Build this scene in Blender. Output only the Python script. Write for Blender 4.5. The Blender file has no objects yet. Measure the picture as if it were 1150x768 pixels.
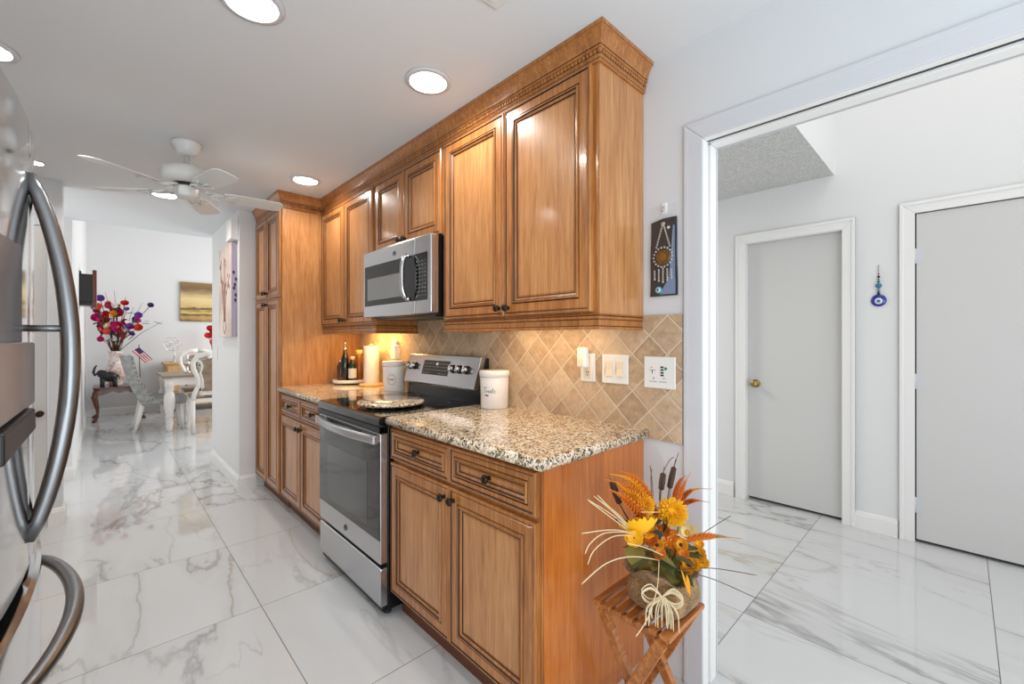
import bpy, bmesh, math, random
from mathutils import Vector, Matrix

random.seed(7)
S = bpy.context.scene
COL = S.collection
PI = math.pi

# ------------------------------------------------------------------ camera
FPX = 481.7
T = math.atan(458.5 / FPX)
CAM = Vector((-1.558, 0.0, 1.27))
cd = bpy.data.cameras.new('camera')
cam = bpy.data.objects.new('camera', cd)
COL.objects.link(cam)
cam.location = CAM
cam.rotation_euler = (PI / 2, 0, -T)
cd.sensor_width = 36
cd.lens = 36 * FPX / 1150
cd.shift_y = -4 / 1150
cd.clip_start = 0.02
S.camera = cam

# ------------------------------------------------------------------ light
w = bpy.data.worlds.new('daylight')
S.world = w
w.use_nodes = True
bg = w.node_tree.nodes['Background']
bg.inputs[0].default_value = (.96, .985, 1.0, 1)
bg.inputs[1].default_value = 0.80
S.view_settings.view_transform = 'Standard'
S.view_settings.look = 'None'
S.view_settings.gamma = 1
S.view_settings.use_curve_mapping = False
S.view_settings.exposure = 0.47
LAMP_W = 4.6      # each recessed ceiling light
UNDER_W = 1.25      # each under-cabinet strip


def area(name, loc, rot, sx, sy, power, color=(1, 1, 1), spread=PI):
    l = bpy.data.lights.new(name, 'AREA')
    l.shape = 'RECTANGLE'
    l.size, l.size_y, l.energy, l.color = sx, sy, power, color
    l.spread = spread
    o = bpy.data.objects.new(name, l)
    COL.objects.link(o)
    o.location, o.rotation_euler = loc, rot
    return o


area('dining_window_light', (1.6, 7.6, 1.7), (0, PI / 2, 0), 2.2, 3.0, 58, (1, .99, .97))
area('hall_top_fill', (1.1, -0.5, 3.9), (0, 0, 0), 1.6, 1.6, 11, (1, .94, .87))  # unseen fill added overhead to brighten the hall, no actual roof window
area('hall_soffit_fill', (1.2, 2.7, 2.38), (0, 0, 0), .5, .5, 19, (1, .93, .85))  # added fill hidden under the soffit, brightens hall doors and soffit
area('passage_fill', (-2.46, 4.97, 1.3), (0, -PI / 2, 0), 1.8, 1.0, 7, (1, .98, .96))  # unseen fill added in the passage to lift the divider wall and ceiling
area('ceiling_bounce_fill', (-1.6, -1.9, .9), (math.radians(128), 0, 0), 2.6, 1.4, 44, (.85, .94, 1))  # added soft source behind the camera, tilted up to brighten the ceiling


# ------------------------------------------------------------------ materials
def lin(c):
    return tuple(((x / 255) / 12.92 if x / 255 <= .04045 else ((x / 255 + .055) / 1.055) ** 2.4) for x in c)


def mat(name, c=(200, 200, 200), rough=.5, metal=0, coat=0, emit=None, es=1, trans=0, ior=1.45, alpha=1, sheen=0, spec=.5):
    m = bpy.data.materials.new(name)
    m.use_nodes = True
    b = m.node_tree.nodes['Principled BSDF']
    b.inputs['Base Color'].default_value = (*lin(c), 1)
    b.inputs['Roughness'].default_value = rough
    b.inputs['Metallic'].default_value = metal
    b.inputs['Coat Weight'].default_value = coat
    b.inputs['Coat Roughness'].default_value = .12
    b.inputs['Transmission Weight'].default_value = trans
    b.inputs['IOR'].default_value = ior
    b.inputs['Alpha'].default_value = alpha
    b.inputs['Sheen Weight'].default_value = sheen
    b.inputs['Specular IOR Level'].default_value = spec
    if emit:
        b.inputs['Emission Color'].default_value = (*lin(emit), 1)
        b.inputs['Emission Strength'].default_value = es
    return m


class G:
    """small node-graph helper"""
    def __init__(s, m):
        s.t = m.node_tree
        s.b = s.t.nodes['Principled BSDF']

    def n(s, typ, **kw):
        nd = s.t.nodes.new(typ)
        for k, v in kw.items():
            if k in nd.inputs:
                nd.inputs[k].default_value = v
            else:
                setattr(nd, k, v)
        return nd

    def l(s, a, b):
        s.t.links.new(a, b)

    def coords(s, scale=(1, 1, 1), rot=(0, 0, 0), loc=(0, 0, 0), kind='Object'):
        tc = s.n('ShaderNodeTexCoord')
        mp = s.n('ShaderNodeMapping')
        mp.inputs['Scale'].default_value = scale
        mp.inputs['Rotation'].default_value = rot
        mp.inputs['Location'].default_value = loc
        s.l(tc.outputs[kind], mp.inputs['Vector'])
        return mp.outputs[0]

    def noise(s, vec, scale=5, detail=3, rough=.5, dist=0):
        nd = s.n('ShaderNodeTexNoise')
        nd.inputs['Scale'].default_value = scale
        nd.inputs['Detail'].default_value = detail
        nd.inputs['Roughness'].default_value = rough
        nd.inputs['Distortion'].default_value = dist
        s.l(vec, nd.inputs['Vector'])
        return nd

    def ramp(s, fac, stops):
        r = s.n('ShaderNodeValToRGB')
        e = r.color_ramp.elements
        while len(e) < len(stops):
            e.new(.5)
        for i, (p, c) in enumerate(stops):
            e[i].position = p
            e[i].color = (*lin(c), 1) if isinstance(c, tuple) else (c, c, c, 1)
        s.l(fac, r.inputs[0])
        return r.outputs[0]

    def mix(s, fac, a, b, mode='MIX'):
        m = s.n('ShaderNodeMix', data_type='RGBA', blend_type=mode)
        for val, key in ((fac, 0), (a, 6), (b, 7)):
            if hasattr(val, 'links'):
                s.l(val, m.inputs[key])
            elif key == 0:
                m.inputs[0].default_value = val
            else:
                m.inputs[key].default_value = (*lin(val), 1)
        return m.outputs[2]

    def math(s, op, a, b=None, c=None):
        m = s.n('ShaderNodeMath', operation=op)
        for i, v in enumerate((a, b, c)):
            if v is None:
                continue
            if hasattr(v, 'links'):
                s.l(v, m.inputs[i])
            else:
                m.inputs[i].default_value = v
        return m.outputs[0]

    def bump(s, h, strength=.3, dist=.002):
        b = s.n('ShaderNodeBump')
        b.inputs['Strength'].default_value = strength
        b.inputs['Distance'].default_value = dist
        s.l(h, b.inputs['Height'])
        s.l(b.outputs[0], s.b.inputs['Normal'])

    def base(s, c):
        s.l(c, s.b.inputs['Base Color'])


def wood(name, dark, mid, light, axis='z', rough=.3, coat=.35, freq=1.0):
    m = mat(name, mid, rough, coat=coat)
    g = G(m)
    sc = {'z': (38, 38, 2.2), 'y': (38, 2.2, 38), 'x': (2.2, 38, 38)}[axis]
    sc = tuple(v * freq for v in sc)
    n1 = g.noise(g.coords(sc), 1.6, 5, .6, .4)
    n2 = g.noise(g.coords((4, 4, 1.6)), 1.5, 3, .5, 1.2)
    n3 = g.noise(g.coords(tuple(v * 5 for v in sc)), 1.0, 2, .5)
    f = g.math('MULTIPLY_ADD', n1.outputs[0], .5, g.math('MULTIPLY', n2.outputs[0], .22))
    f = g.math('MULTIPLY_ADD', n3.outputs[0], .31, f)
    g.base(g.ramp(f, [(.33, dark), (.52, mid), (.7, light)]))
    return m


M = {}
M['wall'] = mat('wall_paint', (226, 226, 226), .55)
M['wall_kitchen'] = mat('kitchen_wall_paint', (214, 217, 220), .5)
M['ceiling'] = mat('ceiling_paint', (221, 225, 228), .7)
M['trim'] = mat('trim_paint', (208, 210, 215), .35)
M['door_paint'] = mat('door_paint', (208, 207, 205), .4)
M['trim_hall'] = mat('white_trim_gloss', (236, 235, 233), .35)
M['white_plastic'] = mat('white_plastic', (236, 234, 232), .35)
M['almond'] = mat('almond_plastic', (238, 222, 196), .35)
M['fan_white'] = mat('fan_white', (222, 224, 222), .3)
M['wood'] = wood('maple_cabinet', (126, 72, 32), (170, 108, 53), (200, 140, 80))
M['wood_panel'] = wood('maple_panel', (152, 95, 50), (187, 129, 77), (208, 155, 102))
M['veneer'] = wood('maple_veneer', (164, 86, 30), (192, 110, 44), (208, 130, 62))
M['glaze'] = mat('dark_glaze', (58, 30, 16), .45)
M['toe'] = mat('toe_kick', (104, 58, 32), .5)
M['stool_wood'] = wood('acacia', (122, 66, 28), (176, 108, 52), (208, 146, 84), 'x', .4, .2)
M['cherry'] = wood('cherry', (56, 20, 10), (92, 38, 18), (122, 58, 30), 'z', .25, .4)
M['pine'] = wood('pine', (178, 132, 84), (206, 164, 112), (224, 188, 140), 'z', .5, .1)
M['beech'] = wood('beech', (206, 160, 108), (224, 182, 130), (236, 200, 152), 'z', .5, .1)
M['black'] = mat('black_enamel', (14, 14, 16), .25)
M['black_glass'] = mat('black_glass', (9, 9, 11), .04, coat=.5)
M['dark_plastic'] = mat('dark_plastic', (34, 34, 36), .35)
M['bronze'] = mat('bronze_knob', (62, 48, 38), .32, .85)
M['chrome'] = mat('chrome', (214, 214, 216), .12, 1)
M['brass'] = mat('brass', (170, 142, 92), .25, 1)
M['white_emit'] = mat('lamp_lens', (255, 255, 255), .5, emit=(255, 252, 246), es=1.5)
M['white_ceramic'] = mat('white_ceramic', (236, 232, 230), .25)
M['black_ink'] = mat('black_ink', (22, 22, 24), .5)
M['burlap_frame'] = mat('cream_paint', (240, 232, 226), .45)
M['tablewhite'] = mat('white_chair_paint', (240, 234, 228), .4)


def steel(name, c=(190, 190, 192), rough=.22, axis=(2, 260, 260)):
    m = mat(name, c, rough, 1)
    g = G(m)
    n = g.noise(g.coords(axis), 1.0, 2)
    g.l(g.math('MULTIPLY_ADD', n.outputs[0], .03, rough - .015), g.b.inputs['Roughness'])
    return m


M['steel'] = steel('brushed_steel', (196, 196, 198), .26, (260, 2, 260))
M['fridge_steel'] = steel('fridge_steel', (222, 223, 225), .10, (300, 300, 2))
M['handle_steel'] = steel('handle_steel', (132, 133, 135), .33, (300, 300, 2))

# granite
m = mat('granite', (196, 170, 136), .07, coat=.3)
g = G(m)
co = g.coords()
v1 = g.n('ShaderNodeTexVoronoi', Scale=215.0)
g.l(g.mix(.22, co, g.noise(co, 60, 3).outputs['Color']) if False else co, v1.inputs['Vector'])
sepc = g.n('ShaderNodeSeparateColor')
g.l(v1.outputs['Color'], sepc.inputs[0])
big = g.noise(co, 34, 4, .6, .8)
f = g.math('MULTIPLY_ADD', sepc.outputs[0], .62, g.math('MULTIPLY', big.outputs[0], .72))
c1 = g.ramp(f, [(.30, (26, 22, 20)), (.40, (86, 66, 48)), (.47, (160, 124, 84)), (.58, (206, 176, 136)),
                (.72, (226, 204, 172)), (.9, (232, 224, 210))])
v2 = g.n('ShaderNodeTexVoronoi', Scale=120.0)
g.l(co, v2.inputs['Vector'])
s2 = g.n('ShaderNodeSeparateColor')
g.l(v2.outputs['Color'], s2.inputs[0])
dk = g.ramp(s2.outputs[1], [(.80, 0.0), (.84, 1.0)])
g.base(g.mix(g.math('MULTIPLY', dk, .85), c1, (44, 38, 34)))
M['granite'] = m

# floor: polished calacatta-look porcelain, 1.6 x 0.8 m slabs
m = mat('marble_tile', (222, 220, 217), .05, spec=.55)
g = G(m)
tc = g.n('ShaderNodeTexCoord')
sx = g.n('ShaderNodeSeparateXYZ')
g.l(tc.outputs['Object'], sx.inputs[0])
ux = g.math('DIVIDE', g.math('ADD', sx.outputs[0], 1.016), 1.605)
uy = g.math('DIVIDE', g.math('SUBTRACT', sx.outputs[1], .70), .797)
ix, iy = g.math('FLOOR', ux), g.math('FLOOR', uy)


def edge(u, half):
    fr = g.math('FRACT', u)
    d = g.math('MINIMUM', fr, g.math('SUBTRACT', 1.0, fr))
    return g.math('LESS_THAN', d, half)


grout = g.math('MAXIMUM', edge(ux, .0016 / 1.605), edge(uy, .0016 / .797))
cell = g.n('ShaderNodeCombineXYZ')
g.l(ix, cell.inputs[0])
g.l(iy, cell.inputs[1])
wn = g.n('ShaderNodeTexWhiteNoise', noise_dimensions='3D')
g.l(cell.outputs[0], wn.inputs['Vector'])
off = g.n('ShaderNodeVectorMath', operation='SCALE')
off.inputs['Scale'].default_value = 9.0
g.l(wn.outputs['Color'], off.inputs[0])
rot = g.n('ShaderNodeMapping')
rot.inputs['Rotation'].default_value = (0, 0, math.radians(-38))
rot.inputs['Scale'].default_value = (1.3, .36, 1)
g.l(tc.outputs['Object'], rot.inputs[0])
addv = g.n('ShaderNodeVectorMath', operation='ADD')
g.l(rot.outputs[0], addv.inputs[0])
g.l(off.outputs[0], addv.inputs[1])


def vein(scale, dist, width, detail=4):
    nz = g.noise(addv.outputs[0], scale, detail, .54, dist)
    d = g.math('ABSOLUTE', g.math('SUBTRACT', nz.outputs[0], .5))
    return g.ramp(d, [(0.0, 1.0), (width, 0.0)])


big = g.noise(addv.outputs[0], 1.1, 2, .5)
gate = g.ramp(big.outputs[0], [(.38, 0.0), (.54, 1.0)])
va = g.math('MULTIPLY', vein(1.3, .5, .013, 6), gate)
vb = g.math('MULTIPLY', vein(1.3, .5, .07, 6), gate)
vc = g.math('MULTIPLY', vein(2.2, .6, .010, 5), g.ramp(g.noise(addv.outputs[0], 1.7, 1).outputs[0], [(.48, 0.0), (.62, .8)]))
base = g.mix(g.math('MULTIPLY', vb, .42), (208, 209, 210), (184, 184, 183))
warm = g.ramp(g.noise(addv.outputs[0], .9, 1).outputs[0], [(.5, (128, 127, 126)), (.64, (168, 146, 112))])
base = g.mix(g.math('MULTIPLY', va, .62), base, warm)
base = g.mix(g.math('MULTIPLY', vc, .45), base, (150, 148, 145))
base = g.mix(g.math('MULTIPLY', grout, .9), base, (78, 77, 76))
g.base(base)
g.l(g.math('MULTIPLY_ADD', grout, .4, .022), g.b.inputs['Roughness'])
M['floor'] = m

# backsplash: tumbled travertine, diagonal
m = mat('travertine', (196, 166, 132), .55)
g = G(m)
tc = g.n('ShaderNodeTexCoord')
sx = g.n('ShaderNodeSeparateXYZ')
g.l(tc.outputs['Object'], sx.inputs[0])
yy = g.math('SUBTRACT', sx.outputs[1], .994)
zz = g.math('SUBTRACT', sx.outputs[2], .985)
ua = g.math('DIVIDE', g.math('ADD', yy, zz), .149)
ub = g.math('DIVIDE', g.math('SUBTRACT', yy, zz), .149)
wob = g.noise(g.coords(), 30, 2)
wv = g.math('MULTIPLY', g.math('SUBTRACT', wob.outputs[0], .5), .02)


def edge2(u, half):
    fr = g.math('FRACT', g.math('ADD', u, wv))
    return g.math('MINIMUM', fr, g.math('SUBTRACT', 1.0, fr))


dmin = g.math('MINIMUM', edge2(ua, 0), edge2(ub, 0))
gr = g.ramp(dmin, [(.018, 1.0), (.034, 0.0)])
cell = g.n('ShaderNodeCombineXYZ')
g.l(g.math('FLOOR', ua), cell.inputs[0])
g.l(g.math('FLOOR', ub), cell.inputs[1])
wn = g.n('ShaderNodeTexWhiteNoise', noise_dimensions='3D')
g.l(cell.outputs[0], wn.inputs['Vector'])
bl = g.noise(g.coords(), 34, 5, .65, .6)
f = g.math('MULTIPLY_ADD', wn.outputs['Value'], .3, g.math('MULTIPLY', bl.outputs[0], .75))
tc1 = g.ramp(f, [(.3, (168, 140, 112)), (.5, (192, 164, 134)), (.75, (212, 188, 160))])
g.base(g.mix(gr, tc1, (210, 195, 172)))
hgt = g.ramp(dmin, [(.015, 0.0), (.05, 1.0)])
g.bump(g.math('MULTIPLY_ADD', bl.outputs[0], .3, hgt), .6, .003)
M['splash'] = m

# popcorn ceiling
m = mat('popcorn', (200, 200, 197), .9)
g = G(m)
n = g.noise(g.coords(), 95, 4, .7)
g.base(g.ramp(n.outputs[0], [(.35, (196, 196, 193)), (.6, (236, 236, 233))]))
g.bump(n.outputs[0], 1.0, .012)
M['popcorn'] = m

# fabrics
def fabric(name, a, b, scale=500, rough=.9):
    m = mat(name, a, rough, sheen=.2)
    g = G(m)
    n = g.noise(g.coords(), scale, 2)
    n2 = g.noise(g.coords(), scale / 14, 3)
    f = g.math('MULTIPLY_ADD', n2.outputs[0], .4, g.math('MULTIPLY', n.outputs[0], .6))
    g.base(g.ramp(f, [(.4, a), (.62, b)]))
    g.bump(n.outputs[0], .5, .002)
    return m


M['grey_fabric'] = fabric('grey_linen', (126, 126, 126), (182, 181, 178), 220)
M['tan_fabric'] = fabric('taupe_linen', (132, 112, 92), (172, 150, 126), 260)
M['burlap'] = fabric('burlap', (92, 66, 38), (172, 134, 88), 260)
M['raffia'] = mat('raffia', (226, 208, 172), .7)
M['towel'] = mat('paper_towel', (240, 232, 226), .9)

FL = {}
for k, c in dict(yellow=(240, 178, 18), gold=(226, 150, 20), orange=(214, 116, 24), rust=(190, 92, 22), cream=(240, 220, 160),
                 leaf=(70, 78, 34), olive=(112, 104, 44), brown=(60, 34, 20), straw=(222, 202, 164), pink=(220, 40, 96),
                 magenta=(196, 30, 110), purple=(128, 70, 168), blue=(36, 70, 160), red=(206, 30, 36), dkgreen=(36, 48, 32),
                 violet=(90, 50, 120), twig=(96, 70, 46), coral=(224, 84, 60), white=(238, 232, 228)).items():
    FL[k] = mat('petal_' + k, c, .6)


# ------------------------------------------------------------------ mesh builder
class MB:
    def __init__(s):
        s.v, s.f, s.mi, s.sm = [], [], [], []

    def add(s, vs, fs, mi=0, smooth=False):
        o = len(s.v)
        s.v += [tuple(p) for p in vs]
        for f in fs:
            s.f.append(tuple(i + o for i in f))
            s.mi.append(mi)
            s.sm.append(smooth)
        return s

    def box(s, x0, x1, y0, y1, z0, z1, mi=0, mx=None):
        x0, x1 = min(x0, x1), max(x0, x1)
        y0, y1 = min(y0, y1), max(y0, y1)
        z0, z1 = min(z0, z1), max(z0, z1)
        vs = [Vector((x, y, z)) for z in (z0, z1) for y in (y0, y1) for x in (x0, x1)]
        if mx:
            vs = [mx @ p for p in vs]
        return s.add(vs, [(0, 2, 3, 1), (4, 5, 7, 6), (0, 1, 5, 4), (2, 6, 7, 3), (0, 4, 6, 2), (1, 3, 7, 5)], mi)

    def loft(s, rings, mi=0, closed=True, cap=True, smooth=True):
        n = len(rings[0])
        vs = [p for r in rings for p in r]
        fs = []
        for i in range(len(rings) - 1):
            for j in range(n if closed else n - 1):
                k = (j + 1) % n
                fs.append((i * n + j, i * n + k, (i + 1) * n + k, (i + 1) * n + j))
        s.add(vs, fs, mi, smooth)
        if cap and closed:
            o = len(s.v) - len(vs)
            s.f.append(tuple(o + j for j in reversed(range(n))))
            s.f.append(tuple(o + (len(rings) - 1) * n + j for j in range(n)))
            s.mi += [mi, mi]
            s.sm += [False, False]
        return s

    def tube(s, pts, r, n=8, mi=0, flat=1.0, up=None):
        pts = [Vector(p) for p in pts]
        if not hasattr(r, '__len__'):
            r = [r] * len(pts)
        rings = []
        prev = None
        for i, p in enumerate(pts):
            d = (pts[min(i + 1, len(pts) - 1)] - pts[max(i - 1, 0)])
            if d.length < 1e-9:
                d = Vector((0, 0, 1))
            d.normalize()
            if prev is None:
                a = Vector(up) if up else (Vector((0, 0, 1)) if abs(d.z) < .9 else Vector((1, 0, 0)))
            else:
                a = prev
            a = (a - d * a.dot(d))
            if a.length < 1e-6:
                a = d.orthogonal()
            a.normalize()
            prev = a
            b = d.cross(a)
            rings.append([p + a * (math.cos(t) * r[i] * flat) + b * (math.sin(t) * r[i])
                          for t in [2 * PI * k / n for k in range(n)]])
        return s.loft(rings, mi)

    def lathe(s, prof, c=(0, 0, 0), n=24, mi=0, axis=None, cap=True, smooth=True):
        c = Vector(c)
        q = Vector((0, 0, 1)).rotation_difference(Vector(axis)).to_matrix() if axis else Matrix.Identity(3)
        rings = [[c + q @ Vector((r * math.cos(2 * PI * k / n), r * math.sin(2 * PI * k / n), z)) for k in range(n)]
                 for r, z in prof]
        return s.loft(rings, mi, True, cap, smooth)

    def ell(s, c, r, n=12, k=8, mi=0, q=None):
        rings = []
        c = Vector(c)
        for i in range(k + 1):
            t = -PI / 2 + PI * i / k
            rr = max(math.cos(t), .02)
            ring = [Vector((r[0] * rr * math.cos(2 * PI * j / n), r[1] * rr * math.sin(2 * PI * j / n), r[2] * math.sin(t)))
                    for j in range(n)]
            rings.append([c + (q @ p if q else p) for p in ring])
        return s.loft(rings, mi)

    def prism(s, poly, fn, h0, h1, mi=0, smooth=False):
        """poly of (a,b); fn(a,b,h)->xyz"""
        return s.loft([[fn(a, b, h0) for a, b in poly], [fn(a, b, h1) for a, b in poly]], mi, True, True, smooth)

    def build(s, name, mats, parent=None, bevel=0, seg=2, fix=True, **props):
        org = Vector((0, 0, 0))
        p = parent
        while p:
            org += p.location
            p = p.parent
        me = bpy.data.meshes.new(name)
        me.from_pydata([tuple(Vector(q) - org) for q in s.v], [], s.f)
        me.polygons.foreach_set('material_index', s.mi)
        me.polygons.foreach_set('use_smooth', s.sm)
        for mm in (mats if isinstance(mats, (list, tuple)) else [mats]):
            me.materials.append(mm)
        if fix:
            b = bmesh.new()
            b.from_mesh(me)
            bmesh.ops.recalc_face_normals(b, faces=b.faces)
            b.to_mesh(me)
            b.free()
        me.update()
        o = bpy.data.objects.new(name, me)
        COL.objects.link(o)
        if parent:
            o.parent = parent
        if bevel:
            md = o.modifiers.new('edge', 'BEVEL')
            md.width, md.segments, md.limit_method, md.angle_limit = bevel, seg, 'ANGLE', math.radians(40)
        for k, v in props.items():
            o[k] = v
        return o


def thing(name, label, cat, loc=(0, 0, 0), group=None):
    o = bpy.data.objects.new(name, None)
    o.empty_display_size = .05
    COL.objects.link(o)
    o.location = loc
    o['label'], o['category'] = label, cat
    if group:
        o['group'] = group
    return o


def tag(o, label, cat, group=None):
    o['label'], o['category'] = label, cat
    if group:
        o['group'] = group
    return o


def kids(o):
    return [c for c in bpy.data.objects if c.parent == o]


def copy_tree(o, parent=None):
    c = o.copy()
    COL.objects.link(c)
    if parent:
        c.parent = parent
    for ch in kids(o):
        copy_tree(ch, c)
    return c


def smooth(pts, k=6):
    P = [Vector(q) for q in pts]
    out = []
    for i in range(len(P) - 1):
        p0, a, b, p3 = P[max(i - 1, 0)], P[i], P[i + 1], P[min(i + 2, len(P) - 1)]
        for j in range(k):
            f = j / k
            out.append(.5 * (2 * a + (b - p0) * f + (2 * p0 - 5 * a + 4 * b - p3) * f * f + (3 * a - p0 - 3 * b + p3) * f ** 3))
    return out + [P[-1]]


def struct(mb, name, m, parent=None, **k):
    o = mb.build(name, m, parent, **k)
    if not parent:
        o['kind'] = 'structure'
    return o


def ray(u, v):
    a, b = (u - 575) / FPX, -(v - 380) / FPX
    return Vector((math.cos(T) * a + math.sin(T), -math.sin(T) * a + math.cos(T), b))


def at(u, v, x=None, y=None, z=None):
    """point of the room seen at (u,v) on the plane x=, y= or z="""
    r = ray(u, v)
    k = (x - CAM.x) / r.x if x is not None else ((y - CAM.y) / r.y if y is not None else (z - CAM.z) / r.z)
    return CAM + r * k


def text_mesh(body, size, mx, m, name, parent, ext=.0006):
    cu = bpy.data.curves.new(name, 'FONT')
    cu.body, cu.size, cu.extrude = body, size, ext
    cu.align_x, cu.align_y = 'CENTER', 'CENTER'
    t = bpy.data.objects.new(name + '_src', cu)
    COL.objects.link(t)
    dg = bpy.context.evaluated_depsgraph_get()
    me = bpy.data.meshes.new_from_object(t.evaluated_get(dg))
    bpy.data.objects.remove(t)
    mb = MB()
    mb.add([mx @ p.co for p in me.vertices], [tuple(p.vertices) for p in me.polygons])
    return mb.build(name, m, parent)


FACE_NX = Matrix(((0, 0, -1), (-1, 0, 0), (0, 1, 0)))   # text x -> -y, text y -> z, normal -> -x


def face_mx(p, mat3=FACE_NX):
    return Matrix.Translation(p) @ mat3.to_4x4()

# ================================================================== SETTING
CEIL = 2.352
XW = 2.115          # hall door wall
YE = .88            # end of the cabinet run
struct(MB().box(-2.6, 4.2, -1.5, 10.0, -.12, 0), 'floor', M['floor'])
struct(MB().box(-2.6, .115, -1.5, 5.5, CEIL, CEIL + .12), 'ceiling', M['ceiling'])
# cabinet wall with the wide opening to the hall
mb = MB()
mb.box(0, .115, .655, 4.30, 0, CEIL)
mb.box(0, .115, -1.5, .655, 1.99, CEIL)
struct(mb, 'wall_right', M['wall_kitchen'])
mb = MB()
mb.box(.1, XW + .2, -1.5, 4.0, 3.95, 4.05)
struct(mb, 'ceiling_hall', M['wall'])
mb = MB().box(.115, XW, .615, 4.0, 2.405, 3.95)
struct(mb, 'ceiling_soffit', [M['wall'], M['popcorn']])
so = bpy.data.objects['ceiling_soffit']
for p in so.data.polygons:
    p.material_index = 1 if p.normal.z < -.5 else 0
mb = MB()
mb.box(XW, XW + .12, -1.5, -.66, 0, 4.0)
mb.box(XW, XW + .12, -.66, .21, 2.055, 4.0)
mb.box(XW, XW + .12, .21, .565, 0, 4.0)
mb.box(XW, XW + .12, .565, 1.185, 2.02, 4.0)
mb.box(XW, XW + .12, 1.185, 4.0, 0, 4.0)
struct(mb, 'wall_hall', M['wall'])
struct(MB().box(.115, XW, 4.0, 4.1, 0, 2.405), 'wall_hall_end', M['wall'])
mb = MB().box(.10, .115, -1.5, .615, CEIL, 4.0)
struct(mb, 'wall_hall_upper', M['wall'])
# divider wall beyond the pantry, dining room, left walls
struct(MB().box(-.735, 0, 4.18, 5.42, 0, CEIL), 'wall_divider', M['wall'])
struct(MB().box(-1.9, 4.2, 9.8, 9.92, 0, 3.4), 'wall_back', M['wall'])
struct(MB().box(-2.6, 4.2, 5.5, 10.0, 3.4, 3.5), 'ceiling_dining', M['ceiling'])
struct(MB().box(-2.6, 4.2, 5.5, 5.6, CEIL, 3.4), 'wall_dining_header', M['ceiling'])
struct(MB().box(-2.6, -1.765, 5.53, 9.8, 0, CEIL).box(-2.6, -1.765, 5.6, 9.8, CEIL, 3.4), 'wall_dining', M['wall'])
mb = MB().box(-2.6, -1.83, 4.26, 4.42, 2.03, CEIL).box(-1.83, -1.765, 4.26, 4.42, 0, CEIL).box(-2.6, -2.47, 4.26, 4.42, 0, CEIL)
struct(mb, 'wall_passage', M['wall_kitchen'])
struct(MB().box(-2.6, -2.5, .90, 5.53, 0, CEIL), 'wall_left', M['wall_kitchen'])


def baseboard(name, pts, h=.115, t=.015, m=None):
    """run along pts (plan); room on the left-hand side of travel"""
    mb = MB()
    prof = [(0, 0), (t, 0), (t, h - .022), (t - .004, h - .018), (t - .004, h - .010), (t - .010, h), (0, h)]
    P = [Vector((a, b, 0)) for a, b in pts]
    rings = []
    for i, p in enumerate(P):
        d0 = (P[i] - P[i - 1]).normalized() if i else None
        d1 = (P[i + 1] - P[i]).normalized() if i < len(P) - 1 else None
        nn = [Vector((-d.y, d.x, 0)) for d in (d0, d1) if d]
        mit = nn[0] if len(nn) == 1 else (nn[0] + nn[1]) / (1 + nn[0].dot(nn[1]))
        rings.append([p + mit * a + Vector((0, 0, z)) for a, z in prof])
    mb.loft(rings, 0, True, True, False)
    return struct(mb, name, m or M['trim_hall'])


baseboard('baseboard_divider', [(-.612, 4.18), (-.735, 4.18), (-.735, 5.42)])
baseboard('baseboard_passage', [(-1.765, 4.42), (-1.765, 4.26), (-1.83, 4.26)])
baseboard('baseboard_dining', [(-1.765, 9.79), (-1.765, 5.53), (-2.5, 5.53)])
baseboard('baseboard_back', [(4.1, 9.8), (-1.75, 9.8)])
baseboard('baseboard_hall', [(XW, .285), (XW, .50)], h=.115)
baseboard('baseboard_hall_far', [(XW, 1.268), (XW, 3.98)])
# backsplash on the cabinet wall
struct(MB().box(-.010, 0, .716, 3.472, .878, 1.36).box(-.010, 0, 1.803, 2.564, 1.36, 1.41), 'wall_backsplash', M['splash'])


def casing(name, x, side, y0, y1, ztop, wdt, t=.016, band=True):
    """mitred flat door casing on plane x, facing side*x"""
    mb = MB()
    a, b = x, x + side * t
    fn = lambda y, z, h: (a if h == 0 else b, y, z)
    mb.prism([(y1, 0), (y1 + wdt, 0), (y1 + wdt, ztop + wdt), (y1, ztop)], fn, 0, 1)
    mb.prism([(y0, ztop), (y1, ztop), (y1 + wdt, ztop + wdt), (y0 - wdt, ztop + wdt)], fn, 0, 1)
    mb.prism([(y0 - wdt, 0), (y0, 0), (y0, ztop), (y0 - wdt, ztop + wdt)], fn, 0, 1)
    # raised back-band on the outer edge
    b2 = x + side * (t + (.006 if band else .0004))
    fn2 = lambda y, z, h: (a if h == 0 else b2, y, z)
    e = wdt * .28
    mb.prism([(y1 + wdt - e, 0), (y1 + wdt, 0), (y1 + wdt, ztop + wdt), (y1 + wdt - e, ztop + wdt - e)], fn2, 0, 1)
    mb.prism([(y0 - wdt + e, ztop + wdt - e), (y1 + wdt - e, ztop + wdt - e), (y1 + wdt, ztop + wdt), (y0 - wdt, ztop + wdt)], fn2, 0, 1)
    mb.prism([(y0 - wdt, 0), (y0 - wdt + e, 0), (y0 - wdt + e, ztop + wdt - e), (y0 - wdt, ztop + wdt)], fn2, 0, 1)
    return struct(mb, name, M['trim'] if not band else M['trim_hall'], bevel=.003)


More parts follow.
